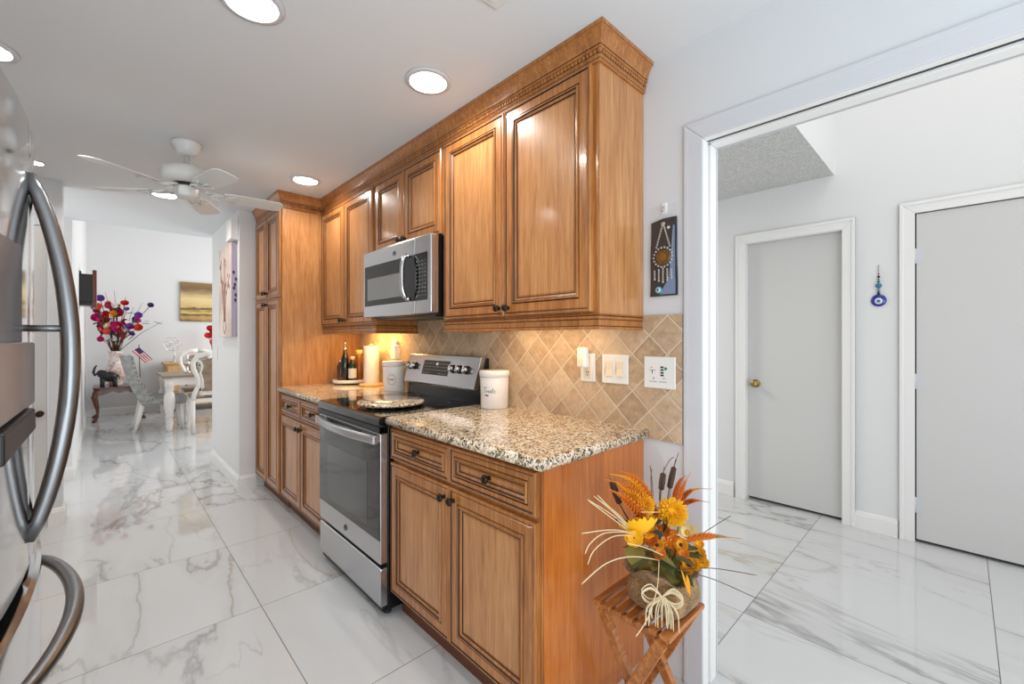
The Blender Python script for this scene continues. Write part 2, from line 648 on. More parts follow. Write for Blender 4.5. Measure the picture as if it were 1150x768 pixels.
# wide opening: casing, jamb with pocket-door slot
casing('trim_1', 0, -1, -1.5, .640, 1.985, .070, .009, False)
mb = MB()
for (xa, xb, dy) in ((-.002, .040, 0), (.040, .062, .016), (.062, .118, 0)):
    mb.box(xa, xb, .640 + dy, .660, 0, 1.985 + dy)
    mb.box(xa, xb, -1.5, .640 + dy, 1.985 + dy, 2.003)
struct(mb, 'trim_2', M['trim_hall'], bevel=.0015)
mb = MB().box(.026, .037, -1.5, .638, 1.9842, 1.992)  # dark flush strip, stands in for the shade inside the header slot
struct(mb, 'slot_shade_strip', M['dark_plastic'])
mb = MB().box(.112, .130, .640, .70, 0, 2.02).box(.112, .130, -1.5, .70, 1.985, 2.05)
struct(mb, 'trim_4', M['trim'], bevel=.002)
casing('trim_5', XW, -1, .57, 1.18, 2.015, .072)
casing('trim_6', XW, -1, -.64, .205, 2.05, .072)


def slab_door(name, x, y0, y1, z1, knob=None, hinges=None, t=.035):
    d = thing(name, '', '', (x, (y0 + y1) / 2, 0))
    del d['label'], d['category']
    d['kind'] = 'structure'
    MB().box(x, x + t, y0, y1, .020, z1).build('door_slab', M['door_paint'], d, bevel=.002)
    if knob:
        k = MB().lathe([(.031, 0), (.031, .006), (.012, .010), (.011, .030), (.022, .038), (.027, .050), (.024, .062), (.008, .067)],
                       (x, knob[0], knob[1]), 20, 0, (-1, 0, 0)).build('door_knob', M['brass'], d)
    for hz in hinges or []:
        hb = MB().box(x - .003, x + .002, hinges[hz] - .030, hinges[hz] + .002, hz - .045, hz + .045)
        hb.tube([(x - .007, hinges[hz] + .002, hz - .047), (x - .007, hinges[hz] + .002, hz + .047)], .007, 8)
        hb.build('hinge', M['trim'], d)
    return d


slab_door('door_1', XW + .045, .572, 1.178, 2.012, knob=(1.121, .916))
mb = MB().box(XW, XW + .12, 1.178, 1.186, 0, 2.02).box(XW, XW + .12, .564, .572, 0, 2.02).box(XW, XW + .12, .564, 1.186, 2.013, 2.021)
struct(mb, 'trim_7', M['trim_hall'])
slab_door('door_2', XW - .002, -.64, .199, 2.045, hinges={1.783: .203, 1.003: .203, .234: .203})
mb = MB().box(XW + .034, XW + .12, -.66, .21, 0, 2.055).box(XW + .082, XW + .12, .572, 1.178, 0, 2.013)  # dark backing added so the gaps around the hall doors read as shade
struct(mb, 'door_gap_shade', M['dark_plastic'])
# narrow door in the passage wall behind the fridge
d3 = slab_door('door_3', 0, 0, .001, .02)
for c in kids(d3):
    bpy.data.objects.remove(c)
d3.location = (-2.15, 4.27, 0)
MB().box(-2.47, -1.835, 4.268, 4.30, .012, 2.02).build('door_slab', M['door_paint'], d3, bevel=.002)
MB().lathe([(.020, 0), (.020, .004), (.008, .008), (.008, .02), (.018, .028), (.020, .04), (.010, .046)], (-1.868, 4.268, .765), 16, 0,
           (0, -1, 0)).build('door_knob', M['bronze'], d3)

# ================================================================== CABINETS
def panel_rings(mb, x, y0, y1, z0, z1, rings, sgn=-1):
    """concentric mitred rings on a face looking to sgn*x; ring = (inset, height, material of the band that follows)"""
    for i in range(len(rings) - 1):
        d0, h0, mi = rings[i]
        d1, h1, _ = rings[i + 1]
        R = []
        for d, h in ((d0, h0), (d1, h1)):
            X = x + sgn * h
            R.append([(X, y0 + d, z0 + d), (X, y1 - d, z0 + d), (X, y1 - d, z1 - d), (X, y0 + d, z1 - d)])
        mb.loft(R, mi, True, False, False)
    d, h, _ = rings[-1]
    X = x + sgn * h
    mb.add([(X, y0 + d, z0 + d), (X, y1 - d, z0 + d), (X, y1 - d, z1 - d), (X, y0 + d, z1 - d)], [(0, 1, 2, 3)], 2)
    mb.add([(x, y0, z0), (x, y1, z0), (x, y1, z1), (x, y0, z1)], [(0, 1, 2, 3)], 0)


def door_rings(fr, gl=.0042):
    return [(0, 0, 0), (0, .015, 0), (.003, .019, 0), (.009, .020, 1), (.009 + gl, .0165, 0), (.017, .020, 0), (fr - .004, .020, 1),
            (fr - .004 + gl, .0165, 0), (fr + .003, .023, 0), (fr + .007, .023, 1), (fr + .007 + gl, .0175, 0), (fr + .0135, .017, 0),
            (fr + .018, .013, 1), (fr + .018 + gl, .009, 0), (fr + .0235, .011, 0), (fr + .03, .011, 0)]


WOOD3 = [M['wood'], M['glaze'], M['wood_panel']]


def knob(parent, x, y, z, r=.0155):
    k = MB().lathe([(.009, 0), (.0075, .004), (.0055, .010), (.007, .014), (r, .019), (r * 1.02, .024), (r * .8, .029), (.004, .031)],
                   (x, y, z), 16, 0, (-1, 0, 0))
    return k.build('knob', M['bronze'], parent)


def cab_door(parent, x, y0, y1, z0, z1, kn=None, name='door', fr=.052):
    mb = MB()
    panel_rings(mb, x, y0, y1, z0, z1, door_rings(fr))
    d = mb.build(name, WOOD3, parent)
    if kn:
        knob(d, x - (.011 if name == 'drawer' else .020), *kn)
    return d


def box_frame(mb, x0, x1, y0, y1, z0, z1):
    mb.box(x0, x1, y0, y1, z0, z1)


def base_cabinet(label, y0, y1, mid, endpanel=False):
    r = thing('base_cabinet', label, 'cabinet', (-.3, (y0 + y1) / 2, 0))
    XF = -.593
    mb = MB().box(XF, -.002, y0, y1, .105, .875)
    mb.build('carcass', M['wood'], r, bevel=.0015)
    MB().box(-.548, -.02, y0 + .002, y1 - .002, 0, .106).build('toe_kick', M['toe'], r)
    if endpanel:
        MB().box(XF + .004, -.002, y0 - .005, y0, .0, .875).build('end_panel', M['veneer'], r, bevel=.001)
    for a, b, s in ((y0 + .012, mid - .002, 1), (mid + .002, y1 - .004, -1)):
        cab_door(r, XF, a, b, .724, .862, ((a + b) / 2, .793), 'drawer', fr=.034)
        ky = b - .028 if s > 0 else a + .028
        cab_door(r, XF, a, b, .118, .707, (ky, .665))
    return r


base_cabinet('two-door maple base cabinet with two drawers, nearest, beside the flower stool', YE, 1.803, 1.339, True)
base_cabinet('two-door maple base cabinet with two drawers between tall pantry and range', 2.562, 3.473, 3.035)


def light_rail(mb, pts, z0=1.302, z1=1.357):
    prof = [(0, z0), (.006, z0), (.009, z0 + .004), (.009, z0 + .009), (.004, z0 + .012), (.004, z0 + .036), (.010, z0 + .041), (.010, z0 + .046),
            (.005, z0 + .049), (.013, z1 - .001), (0, z1)]
    sweep(mb, pts, prof)


def sweep(mb, pts, prof, mi=0, inner=.018):
    P = [Vector((a, b, 0)) for a, b in pts]
    rings = []
    for i, p in enumerate(P):
        ds = []
        if i:
            ds.append((P[i] - P[i - 1]).normalized())
        if i < len(P) - 1:
            ds.append((P[i + 1] - P[i]).normalized())
        nn = [Vector((-d.y, d.x, 0)) for d in ds]
        mit = nn[0] if len(nn) == 1 else (nn[0] + nn[1]) / (1 + nn[0].dot(nn[1]))
        rings.append([p + mit * a + Vector((0, 0, z)) for a, z in prof] + [p - mit * inner + Vector((0, 0, prof[-1][1])), p - mit * inner + Vector((0, 0, prof[0][1]))])
    n = len(rings[0])
    mb.loft(rings, mi, True, True, False)


def glaze_lines(mb, pts, zs, off, t=.0022, h=.0022):
    for z, o_ in zip(zs, off):
        sweep(mb, pts, [(o_ - .001, z), (o_ + t * .4, z), (o_ + t * .4, z + h), (o_ - .001, z + h)], 0, .001)


XU = -.303
UP_Z0, UP_Z1 = 1.357, 2.2385


def upper_cabinet(label, y0, y1, mid, z0, kz, railpts=None, endpanel=False):
    r = thing('upper_cabinet', label, 'cabinet', (-.15, (y0 + y1) / 2, z0))
    MB().box(XU, -.002, y0, y1, z0, UP_Z1).build('carcass', M['wood'], r, bevel=.0015)
    if endpanel:
        MB().box(XU + .004, -.002, y0 - .004, y0, z0, UP_Z1).build('end_panel', M['wood_panel'], r, bevel=.001)
    for a, b, s in ((y0 + .020, mid - .002, 1), (mid + .002, y1 - .006, -1)):
        ky = b - .026 if s > 0 else a + .026
        cab_door(r, XU, a, b, z0 + .008, 2.236, (ky, z0 + kz))
    if railpts:
        mb = MB()
        light_rail(mb, railpts)
        lr = mb.build('light_rail', M['wood'], r)
        mb = MB()
        glaze_lines(mb, railpts, (1.3135, 1.3365, 1.3505), (.0045, .0045, .0062))
        mb.build('glaze_line', M['glaze'], lr)
    return r


upper_cabinet('maple upper cabinet with two tall doors, nearest, above white canister', YE, 1.802, 1.349, UP_Z0, .042,
              [(-.012, YE), (XU, YE), (XU, 1.802), (-.012, 1.802)], True)
upper_cabinet('short two-door maple upper cabinet directly above the microwave', 1.804, 2.563, 2.198, 1.795, .038)
upper_cabinet('two-door maple upper cabinet between the microwave and the tall pantry', 2.565, 3.473, 3.032, UP_Z0, .042,
              [(-.012, 2.565), (XU, 2.565), (XU, 3.473)])

# pantry
r = thing('pantry_cabinet', 'tall maple pantry cabinet with four doors standing against grey wall end', 'cabinet', (-.3, 3.83, 0))
MB().box(-.600, -.002, 3.476, 4.168, .105, 2.2385).build('carcass', M['wood_panel'], r, bevel=.002)
MB().box(-.552, -.02, 3.480, 4.165, 0, .106).build('toe_kick', M['toe'], r)
for a, b, s in ((3.494, 3.826, 1), (3.830, 4.162, -1)):
    ky = b - .028 if s > 0 else a + .028
    cab_door(r, -.600, a, b, .118, 1.574, (ky, 1.535))
    cab_door(r, -.600, a, b, 1.582, 2.236, (ky, 1.625))

# crown moulding with dentils
cr = thing('crown_molding', 'carved maple crown molding with dentils running along all cabinet tops', 'molding', (-.3, 2.2, 2.24))
path = [(-.003, YE - .004), (XU, YE - .004), (XU, 3.474), (-.602, 3.474), (-.602, 4.170)]
prof = [(0, 2.239), (.006, 2.239), (.0085, 2.241), (.0085, 2.246), (.006, 2.249), (.009, 2.254), (.012, 2.256), (.012, 2.260), (.007, 2.262),
        (.007, 2.277), (.017, 2.279), (.019, 2.283), (.017, 2.287), (.019, 2.290), (.021, 2.300), (.026, 2.314), (.033, 2.327), (.040, 2.336),
        (.043, 2.338), (.043, 2.3515), (0, 2.3515)]
mb = MB()
sweep(mb, path, prof)
mb.build('cove', M['wood'], cr)
mb = MB()
glaze_lines(mb, path, (2.2472, 2.2605, 2.2762, 2.2872, 2.3368), (.0070, .0090, .0085, .0176, .0412), h=.0024)
mb.build('glaze_line', M['glaze'], cr)
mb = MB()
for i in range(len(path) - 1):
    a, b = Vector((*path[i], 0)), Vector((*path[i + 1], 0))
    d = (b - a).normalized()
    nrm = Vector((-d.y, d.x, 0))
    L = (b - a).length
    n = int(L / .0165)
    for k in range(n):
        p = a + d * ((k + .5) * L / n)
        w2 = .0058
        q = [p + d * w2 + nrm * .0055, p - d * w2 + nrm * .0055, p - d * w2 + nrm * .0145, p + d * w2 + nrm * .0145]
        mb.loft([[v + Vector((0, 0, 2.2635)) for v in q], [v + Vector((0, 0, 2.2765)) for v in q]], 0, True, True, False)
for a, b in ((XU - .010, YE - .014), (-.612, 3.464)):
    mb.box(a - .005, a + .005, b - .005, b + .005, 2.2635, 2.2765)
mb.build('dentils', M['wood'], cr)
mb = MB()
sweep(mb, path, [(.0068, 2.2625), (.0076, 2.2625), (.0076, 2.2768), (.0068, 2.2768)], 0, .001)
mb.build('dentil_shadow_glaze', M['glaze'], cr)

# countertops
def counter(label, y0, y1):
    mb = MB()
    hw = .019
    prof = []
    for k in range(9):
        a = -PI / 2 + PI * k / 8
        prof.append((hw * .62 * math.cos(a), .895 + hw * math.sin(a)))
    x0 = -.635 + hw * .62
    # rounded-edge slab: inset rings
    rings = []
    pts = lambda e: [(x0 - e, y0 + .012 - e), (-.011, y0 + .012 - e), (-.011, y1), (x0 - e, y1)]
    for e, z in prof:
        rings.append([(a, b, z) for a, b in pts(e)])
    mb.loft(rings, 0, True, True, True)
    o = mb.build('countertop', M['granite'])
    tag(o, label, 'countertop')
    return o


counter('speckled granite countertop nearest, between range and wall opening', .846, 1.803)
counter('speckled granite countertop between the range and tall pantry', 2.562, 3.475)

# ================================================================== RANGE
Y0, Y1 = 1.807, 2.558
r = thing('electric_range', 'stainless and black freestanding electric range between the two base cabinets', 'range', (-.33, (Y0 + Y1) / 2, 0))
MB().box(-.618, -.03, Y0, Y1, .03, .896).build('body', M['black'], r, bevel=.003)
for x in (-.60, -.08):
    for y in (Y0 + .04, Y1 - .04):
        MB().lathe([(.018, 0), (.018, .012), (.010, .014), (.010, .034)], (x, y, 0), 12).build('foot', M['dark_plastic'], r)
# cooktop slab with rounded front
mb = MB()
prof = [(-.655, .868), (-.663, .874), (-.664, .900), (-.658, .911), (-.648, .916), (-.085, .916), (-.085, .868)]
mb.prism(prof, lambda a, b, h: (a, h, b), Y0 - .001, Y1 + .001)
ct = mb.build('cooktop', M['black_glass'], r, bevel=.002)
burner_m = mat('burner_mark', (70, 70, 74), .3)
for cx, cy, rr in ((-.48, 2.00, .105), (-.48, 2.37, .085), (-.23, 2.00, .075), (-.23, 2.37, .10)):
    n = 40
    vs = []
    mb = MB()
    for k in range(n):
        a = 2 * PI * k / n
        for q in (rr, rr - .0025):
            vs.append((cx + q * math.cos(a), cy + q * math.sin(a), .9163))
    mb.add(vs, [(2 * k, 2 * ((k + 1) % n), 2 * ((k + 1) % n) + 1, 2 * k + 1) for k in range(n)])
    mb.build('burner_ring', burner_m, ct)
MB().box(-.668, -.655, Y0 + .002, Y1 - .002, .842, .870).build('vent_trim', M['dark_plastic'], r, bevel=.003)
# oven door
XD = -.655
d = MB().box(XD, -.616, Y0 + .004, Y1 - .004, .246, .838).build('oven_door', M['steel'], r, bevel=.004)
MB().box(XD - .003, XD + .01, Y0 + .006, Y1 - .006, .352, .800).build('door_glass', M['black_glass'], d, bevel=.002)
m = mat('oven_window', (46, 47, 49), .06, coat=.6)
MB().box(XD - .0042, XD + .004, Y0 + .13, Y1 - .13, .395, .690).build('window', m, d, bevel=.001)
mb = MB()
for k in range(9):
    yy = Y0 + .20 + k * .045
    mb.box(XD - .0020, XD + .004, yy, yy + .032, .818, .8235)
mb.build('vent_slot', M['black'], d)
# bowed flat handle
n = 15
rings = []
for i in range(n):
    t = i / (n - 1)
    y = Y0 + .012 + t * (Y1 - Y0 - .024)
    bow = 1 - (2 * t - 1) ** 2
    xo = XD - .018 - .036 * bow
    h = .021
    zc = .812
    rings.append([(xo, y, zc - h), (xo - .008, y, zc - h * .7), (xo - .010, y, zc + h * .7), (xo, y, zc + h), (xo + .012, y, zc + h), (xo + .012, y, zc - h)])
mb = MB().loft(rings, 0, True, True, False)
mb.box(XD - .03, XD, Y0 + .014, Y0 + .055, .792, .832).box(XD - .03, XD, Y1 - .055, Y1 - .014, .792, .832)
mb.build('handle', M['steel'], d, bevel=.003)
# round emblem with monogram
E_Y = (Y0 + Y1) / 2 + .01
mb = MB()
mb.tube([(XD - .002, E_Y + .0145 * math.cos(2 * PI * k / 24), .296 + .0145 * math.sin(2 * PI * k / 24)) for k in range(25)], .0014, 6)
mb.build('emblem', M['dark_plastic'], d)
text_mesh('GE', .0165, face_mx((XD - .001, E_Y, .296)), M['dark_plastic'], 'monogram', d, .001)
# storage drawer
mb = MB()
prof = [(-.618, .225), (-.648, .225), (-.655, .220), (-.655, .060), (-.648, .052), (-.618, .052)]
mb.prism(prof, lambda a, b, h: (a, h, b), Y0 + .004, Y1 - .004)
MBd = mb.build('drawer', M['steel'], r, bevel=.003)
MB().box(-.640, -.05, Y0 + .012, Y1 - .012, .026, .055).build('kick_plate', M['black'], r)
# back guard and control panel
mb = MB().prism([(-.085, .900), (-.078, 1.000), (-.030, 1.160), (-.012, 1.160), (-.012, .900)], lambda a, b, h: (a, h, b), Y0, Y1)
bgd = mb.build('back_guard', M['black'], r, bevel=.003)
ang = math.atan2(.045, .165)
SL = lambda t, o: (-.114 + .052 * t - o * math.cos(ang), .994 + .166 * t - o * math.sin(ang) * -1)
mb = MB().prism([(-.116, .996), (-.112, .986), (-.078, .986), (-.02, 1.164), (-.052, 1.170), (-.062, 1.168)], lambda a, b, h: (a, h, b), Y0 + .008, Y1 - .002)
cp = mb.build('control_panel', M['steel'], r, bevel=.003)


def on_panel(t, y, o=0):
    x = -.116 + .054 * t
    z = .996 + .172 * t
    nx, nz = -.954, .300
    return Vector((x + nx * o, y, z + nz * o))


NP = Vector((-.954, 0, .300))
RT = Matrix(((0, .300, -.954), (-1, 0, 0), (0, .954, .300)))
mb = MB()
q = [on_panel(.30, 2.365, -.003), on_panel(.30, 2.085, -.003), on_panel(.80, 2.085, -.003), on_panel(.80, 2.365, -.003)]
q2 = [p + NP * .0045 for p in q]
mb.loft([q, q2], 0, True, True, False)
dp = mb.build('display', M['dark_plastic'], cp)
text_mesh('12', .021, face_mx(on_panel(.68, 2.215, .002), RT), mat('digit', (230, 240, 240), .4, emit=(220, 235, 240), es=1.0), 'digits', dp, .0004)
mb = MB()
rnd = random.Random(3)
for row in range(4):
    for k in range(9):
        if row == 0 and 3 <= k <= 5:
            continue
        p = on_panel(.36 + .11 * row, 2.345 - k * .029, .0018)
        ww, hh = rnd.uniform(.004, .008), .0016
        u = Vector((0, 1, 0))
        v = Vector((.300, 0, .954))
        mb.add([p - u * ww - v * hh, p + u * ww - v * hh, p + u * ww + v * hh, p - u * ww + v * hh], [(0, 1, 2, 3)])
mb.build('key_legend', mat('legend', (190, 190, 190), .5), dp)
for y in (2.515, 2.460, 2.040, 1.975, 1.910):
    p = on_panel(.56, y)
    mb = MB().lathe([(.025, -.001), (.025, .006), (.021, .009)], p, 20, 0, NP)
    kb = mb.build('burner_knob', M['dark_plastic'], cp)
    mb = MB().lathe([(.0205, .008), (.0195, .026), (.017, .030), (.003, .031)], p, 20, 0, NP)
    mb.box(-.0045, .0045, -.019, .019, .024, .036, 0, face_mx(p, RT))
    mb.build('knob_grip', M['chrome'], kb)

# ================================================================== MICROWAVE
ym0, ym1, z0, z1 = 1.806, 2.561, 1.392, 1.793
XM = -.392
r = thing('microwave', 'stainless over-the-range microwave mounted under the short cabinet', 'microwave', (-.2, (ym0 + ym1) / 2, z0))
MB().box(XM + .045, -.012, ym0 + .004, ym1 - .004, z0, z1).build('body', M['black'], r, bevel=.003)
MB().box(XM + .06, -.06, ym0 + .05, ym1 - .05, z0 - .008, z0 + .004).build('vent_grille', M['dark_plastic'], r, bevel=.002)
ys = 1.958
d = MB().box(XM, XM + .050, ys + .001, ym1, z0 + .006, z1).build('door', M['steel'], r, bevel=.006)
cp = MB().box(XM, XM + .050, ym0, ys - .001, z0 + .006, z1).build('control_panel', M['steel'], r, bevel=.006)
MB().box(XM - .0012, XM + .01, ys + .002, ym1 - .022, z0 + .072, z1 - .088).build('door_glass', M['dark_plastic'], d, bevel=.001)
m = mat('microwave_window', (120, 120, 118), .22, coat=.3)
MB().box(XM - .0022, XM + .01, ys + .105, ym1 - .060, z0 + .105, z1 - .165).build('window', m, d, bevel=.001)
MB().box(XM - .0012, XM + .01, ym0 + .028, ys - .002, z0 + .072, z1 - .088).build('keypad', M['black_glass'], cp, bevel=.001)
mb = MB()
rnd = random.Random(5)
for row in range(10):
    for k in range(4):
        yy = ym0 + .045 + k * .026
        zz = z0 + .095 + row * .0195
        ww = rnd.uniform(.004, .009)
        mb.box(XM - .0016, XM, yy, yy + ww, zz, zz + .003)
mb.build('key_legend', mat('key_legend_grey', (168, 168, 168), .5), cp)
mb = MB()
n = 13
pts = []
for i in range(n):
    t = i / (n - 1)
    pts.append((XM - .020 - .030 * (1 - (2 * t - 1) ** 4), ys + .040, z0 + .078 + t * .240))
mb.tube(pts, [.009] + [.0125] * (n - 2) + [.009], 10)
mb.tube([(XM + .002, ys + .040, z0 + .085), (XM - .03, ys + .040, z0 + .085)], .010, 10)
mb.tube([(XM + .002, ys + .040, z0 + .311), (XM - .03, ys + .040, z0 + .311)], .010, 10)
mb.build('handle', M['chrome'], d)
yl, zl = 2.17, z1 - .052
mb = MB().tube([(XM - .001, yl + .0135 * math.cos(2 * PI * k / 24), zl + .0135 * math.sin(2 * PI * k / 24)) for k in range(25)], .0013, 6)
mb.build('emblem', M['dark_plastic'], d)
text_mesh('GE', .0155, face_mx((XM - .0006, yl, zl)), M['dark_plastic'], 'monogram', d, .0008)

# ================================================================== REFRIGERATOR (bowed French doors, faces the range)
FX, FY, KB = -1.680, 1.455, .19
fx = lambda y: FX - KB * (y - FY) ** 2
r = thing('refrigerator', 'tall stainless refrigerator with bowed doors and curved bar handles', 'refrigerator', (-2.05, FY, 0))
MB().box(-2.46, -1.79, 1.0, 1.91, .03, 1.765).build('body', mat('fridge_body', (70, 71, 73), .4, .6), r, bevel=.006)
MB().box(-2.40, -1.80, 1.03, 1.88, 0, .04).build('base_grille', M['dark_plastic'], r)


def bow_panel(y0, y1, z0, z1, off=0, thick=.07):
    n = 14
    mb = MB()
    rings = []
    for i in range(n + 1):
        y = y0 + (y1 - y0) * i / n
        e = .005 if i in (0, n) else 0
        xs = fx(y) + off
        rings.append([(xs - thick, y, z0), (xs - .008 - e, y, z0), (xs - e, y, z0 + .010), (xs - e, y, z1 - .010), (xs - .008 - e, y, z1), (xs - thick, y, z1)])
    mb.loft(rings, 0, True, True, True)
    return mb


def fix_sharp(o, ang=35):
    for p in o.data.polygons:
        p.use_smooth = True
    md = o.modifiers.new('split', 'EDGE_SPLIT')
    md.split_angle = math.radians(ang)


dl = bow_panel(1.005, 1.4885, .752, 1.768).build('door', M['fridge_steel'], r)
dr = bow_panel(1.4915, 1.905, .752, 1.768).build('door', M['fridge_steel'], r)
fd = bow_panel(1.005, 1.905, .09, .728, .012, .08).build('freezer_drawer', M['fridge_steel'], r)
for o in (dl, dr, fd):
    fix_sharp(o)


MB().box(-1.745, -1.688, 1.4886, 1.4914, .76, 1.76).build('door_gasket', mat('grey_gasket', (120, 121, 123), .6), r)


def bar_handle(parent, y, z0, z1, out=.068):
    mb = MB()
    n = 21
    pts = []
    for i in range(n):
        t = i / (n - 1)
        b = math.sin(PI * t) ** .72
        pts.append((fx(y) - .004 + (out + .006) * b, y, z0 + (z1 - z0) * t))
    mb.tube(pts, [.014 + .003 * math.sin(PI * i / (n - 1)) for i in range(n)], 14, 0, 1.0, (1, 0, 0))
    zc = z0 + (z1 - z0) * .58
    mb.tube([(fx(y) - .004, y, zc), (fx(y) + out, y, zc)], .0075, 10)
    return mb.build('handle', M['handle_steel'], parent)


bar_handle(dl, 1.455, .815, 1.640, .064)
bar_handle(dr, 1.535, .815, 1.640, .060)
mb = MB()
n = 25
pts = []
for i in range(n):
    t = i / (n - 1)
    y = 1.09 + t * .73
    b = math.sin(PI * t) ** .62
    pts.append((fx(y) + .010 + .062 * b, y, .640 - .0 * t))
mb.tube(pts, [.013 + .004 * math.sin(PI * i / (n - 1)) for i in range(n)], 14, 0, 1.0, (0, 0, 1))
mb.build('handle', M['handle_steel'], fd)
# ice and water dispenser on the near door
xs = fx(1.20)
dsp = MB()
prof = [(1.345, 1.135), (1.345, 1.262), (1.06, 1.262), (1.06, 1.112)]
dsp.prism(prof, lambda a, b, h: (fx(a) - .004 + h, a, b), 0, .024)
dd = dsp.build('dispenser', M['steel'], dl, bevel=.004)
MB().prism([(1.33, 1.262), (1.33, 1.46), (1.06, 1.46), (1.06, 1.262)], lambda a, b, h: (fx(a) - .004 + h, a, b), 0, .008).build(
    'dispenser_control', mat('control_grey', (128, 130, 133), .2, .7), dd, bevel=.002)
MB().prism([(1.31, 1.085), (1.30, 1.130), (1.10, 1.11), (1.10, 1.055)], lambda a, b, h: (fx(a) - .004 + h, a, b), 0, .030).build(
    'dispenser_spout', M['dark_plastic'], dd, bevel=.004)
mb = MB()
for z in (.42,):
    mb.prism([(1.20, .40), (1.30, .40), (1.30, .56), (1.20, .56)], lambda a, b, h: (fx(a) + .0115 + h, a, b), 0, .0012)
mb.build('energy_sticker', mat('pale_sticker', (196, 200, 204), .4), fd)

# ================================================================== COUNTER THINGS
def canister(label, cx, cy, z, rad, h, words, aim):
    r = thing('canister', label, 'canister', (cx, cy, z), 'white lettered canisters beside the range')
    MB().lathe([(rad * .93, 0), (rad * .95, .004), (rad, h * .80), (rad * 1.0, h * .83), (rad * .9, h * .83)], (cx, cy, z), 40).build('jar', M['white_ceramic'], r)
    MB().lathe([(rad * 1.01, h * .83), (rad * 1.055, h * .835), (rad * 1.06, h * .975), (rad * 1.03, h), (rad * .2, h)], (cx, cy, z), 40).build('lid', M['white_ceramic'], r)
    mb = MB()
    for stroke, wdt in words:
        pts = []
        for a, b in stroke:
            th = aim + a / rad
            rr = rad * (.95 + .05 * b / (h * .8)) + .0003
            pts.append((cx + rr * math.cos(th), cy + rr * math.sin(th), z + b))
        mb.tube(pts, wdt, 6)
    mb.build('lettering', M['black_ink'], r)
    return r


def script(path, x, y, s, wdt=.0011):
    return ([(x + s * a, y + s * b) for a, b in path], wdt)


# handwriting strokes; unit = x-height
LT = {
    'T1': [(-.6, 2.0), (0, 2.15), (1.0, 2.05), (1.6, 2.3)], 'T2': [(.55, 2.1), (.45, 1.2), (.3, .3), (.0, 0)],
    'r': [(0, .9), (.1, .4), (.1, 0), (.15, .6), (.5, .95), (.7, .85)],
    'e': [(0, .45), (.55, .55), (.45, .95), (.12, .85), (.02, .3), (.3, 0), (.7, .2)],
    'a': [(.55, .85), (.2, .9), (0, .4), (.2, 0), (.5, .3), (.58, .9), (.55, .2), (.75, .05)],
    't1': [(.35, 1.9), (.25, 1.0), (.15, .2), (.45, .05)], 't2': [(0, 1.15), (.6, 1.25)],
    's': [(.5, 1.0), (.15, .8), (.45, .45), (.4, .05), (.0, .1)]}


def word_treats():
    out = []
    s = .0125
    x = -.036
    z = .082
    for ks, adv in ((('T1', 'T2'), 1.15), (('r',), .85), (('e',), .85), (('a',), .85), (('t1', 't2'), .75), (('s',), .6)):
        for k in ks:
            out.append(script(LT[k], x, z, s))
        x += adv * s
    # small second line
    x = -.030
    for k in ('r', 'e', 'a', 'e'):
        out.append(script(LT[k], x, .066, .0065, .0014))
        x += .0052
    return out


def wreath():
    out = []
    for a0 in range(14):
        a = 2 * PI * a0 / 14
        cx, cz = .030 * math.cos(a), .078 + .036 * math.sin(a)
        out.append(([(cx - .004 * math.sin(a + .6), cz + .004 * math.cos(a + .6)), (cx, cz), (cx + .006 * math.sin(a - .8), cz - .006 * math.cos(a - .8))], .0016))
    x = -.018
    for k in ('r', 'e', 'a', 's'):
        out.append(script(LT[k], x, .074, .011, .0012))
        x += .0095
    return out


def aim_to_cam(cx, cy):
    return math.atan2(CAM.y - cy, CAM.x - cx)


flip = lambda ws: [([(a, b) for a, b in st], wd) for st, wd in ws]
canister('white lidded canister with black script lettering, standing right of the range', -.092, 1.672, .914, .074, .192, flip(word_treats()), aim_to_cam(-.092, 1.672) - .30)
canister('white lidded canister with dark round wreath print, partly behind range panel', -.105, 2.705, .914, .076, .200, flip(wreath()), aim_to_cam(-.105, 2.705) - .25)

r = thing('paper_towel_holder', 'round wooden paper towel holder base on granite counter', 'paper towel holder', (-.095, 3.075, .914))
MB().lathe([(.084, 0), (.086, .004), (.086, .012), (.080, .018), (.01, .018)], (-.095, 3.075, .914), 32).build('base', M['beech'], r)
MB().lathe([(.009, .016), (.009, .300), (.012, .303), (.012, .310), (.004, .316)], (-.095, 3.075, .914), 12).build('post', M['beech'], r)
mb = MB()
rings = []
prof = [(.018, .0185), (.055, .0185), (.056, .022), (.056, .292), (.055, .296), (.018, .296)]
mb.lathe(prof + [prof[0]], (-.095, 3.075, .914), 32, 0, None, False)
tag(mb.build('paper_towel_roll', M['towel']), 'white paper towel roll standing on wooden holder', 'paper towels')

tx, ty = -.150, 3.335
r = thing('turntable_tray', 'round white turntable tray holding the oil bottles', 'tray', (tx, ty, .914))
MB().lathe([(.07, 0), (.075, .006), (.075, .010), (.03, .010)], (tx, ty, .914), 32).build('foot', M['dark_plastic'], r)
MB().lathe([(.05, .010), (.122, .010), (.126, .016), (.127, .034), (.123, .036), (.120, .020), (.02, .018)], (tx, ty, .914), 40).build('dish', M['white_ceramic'], r)
RV = Vector((math.cos(T), -math.sin(T), 0))
FV = Vector((math.sin(T), math.cos(T), 0))
glassm = lambda n, c, r_=.06: mat(n, c, r_, coat=.6)
G_dark, G_green, G_amber, G_brown = glassm('black_glass_bottle', (16, 13, 12)), glassm('green_glass_bottle', (18, 26, 14)), glassm('amber_oil', (132, 78, 26)), glassm('brown_glass', (78, 36, 18))


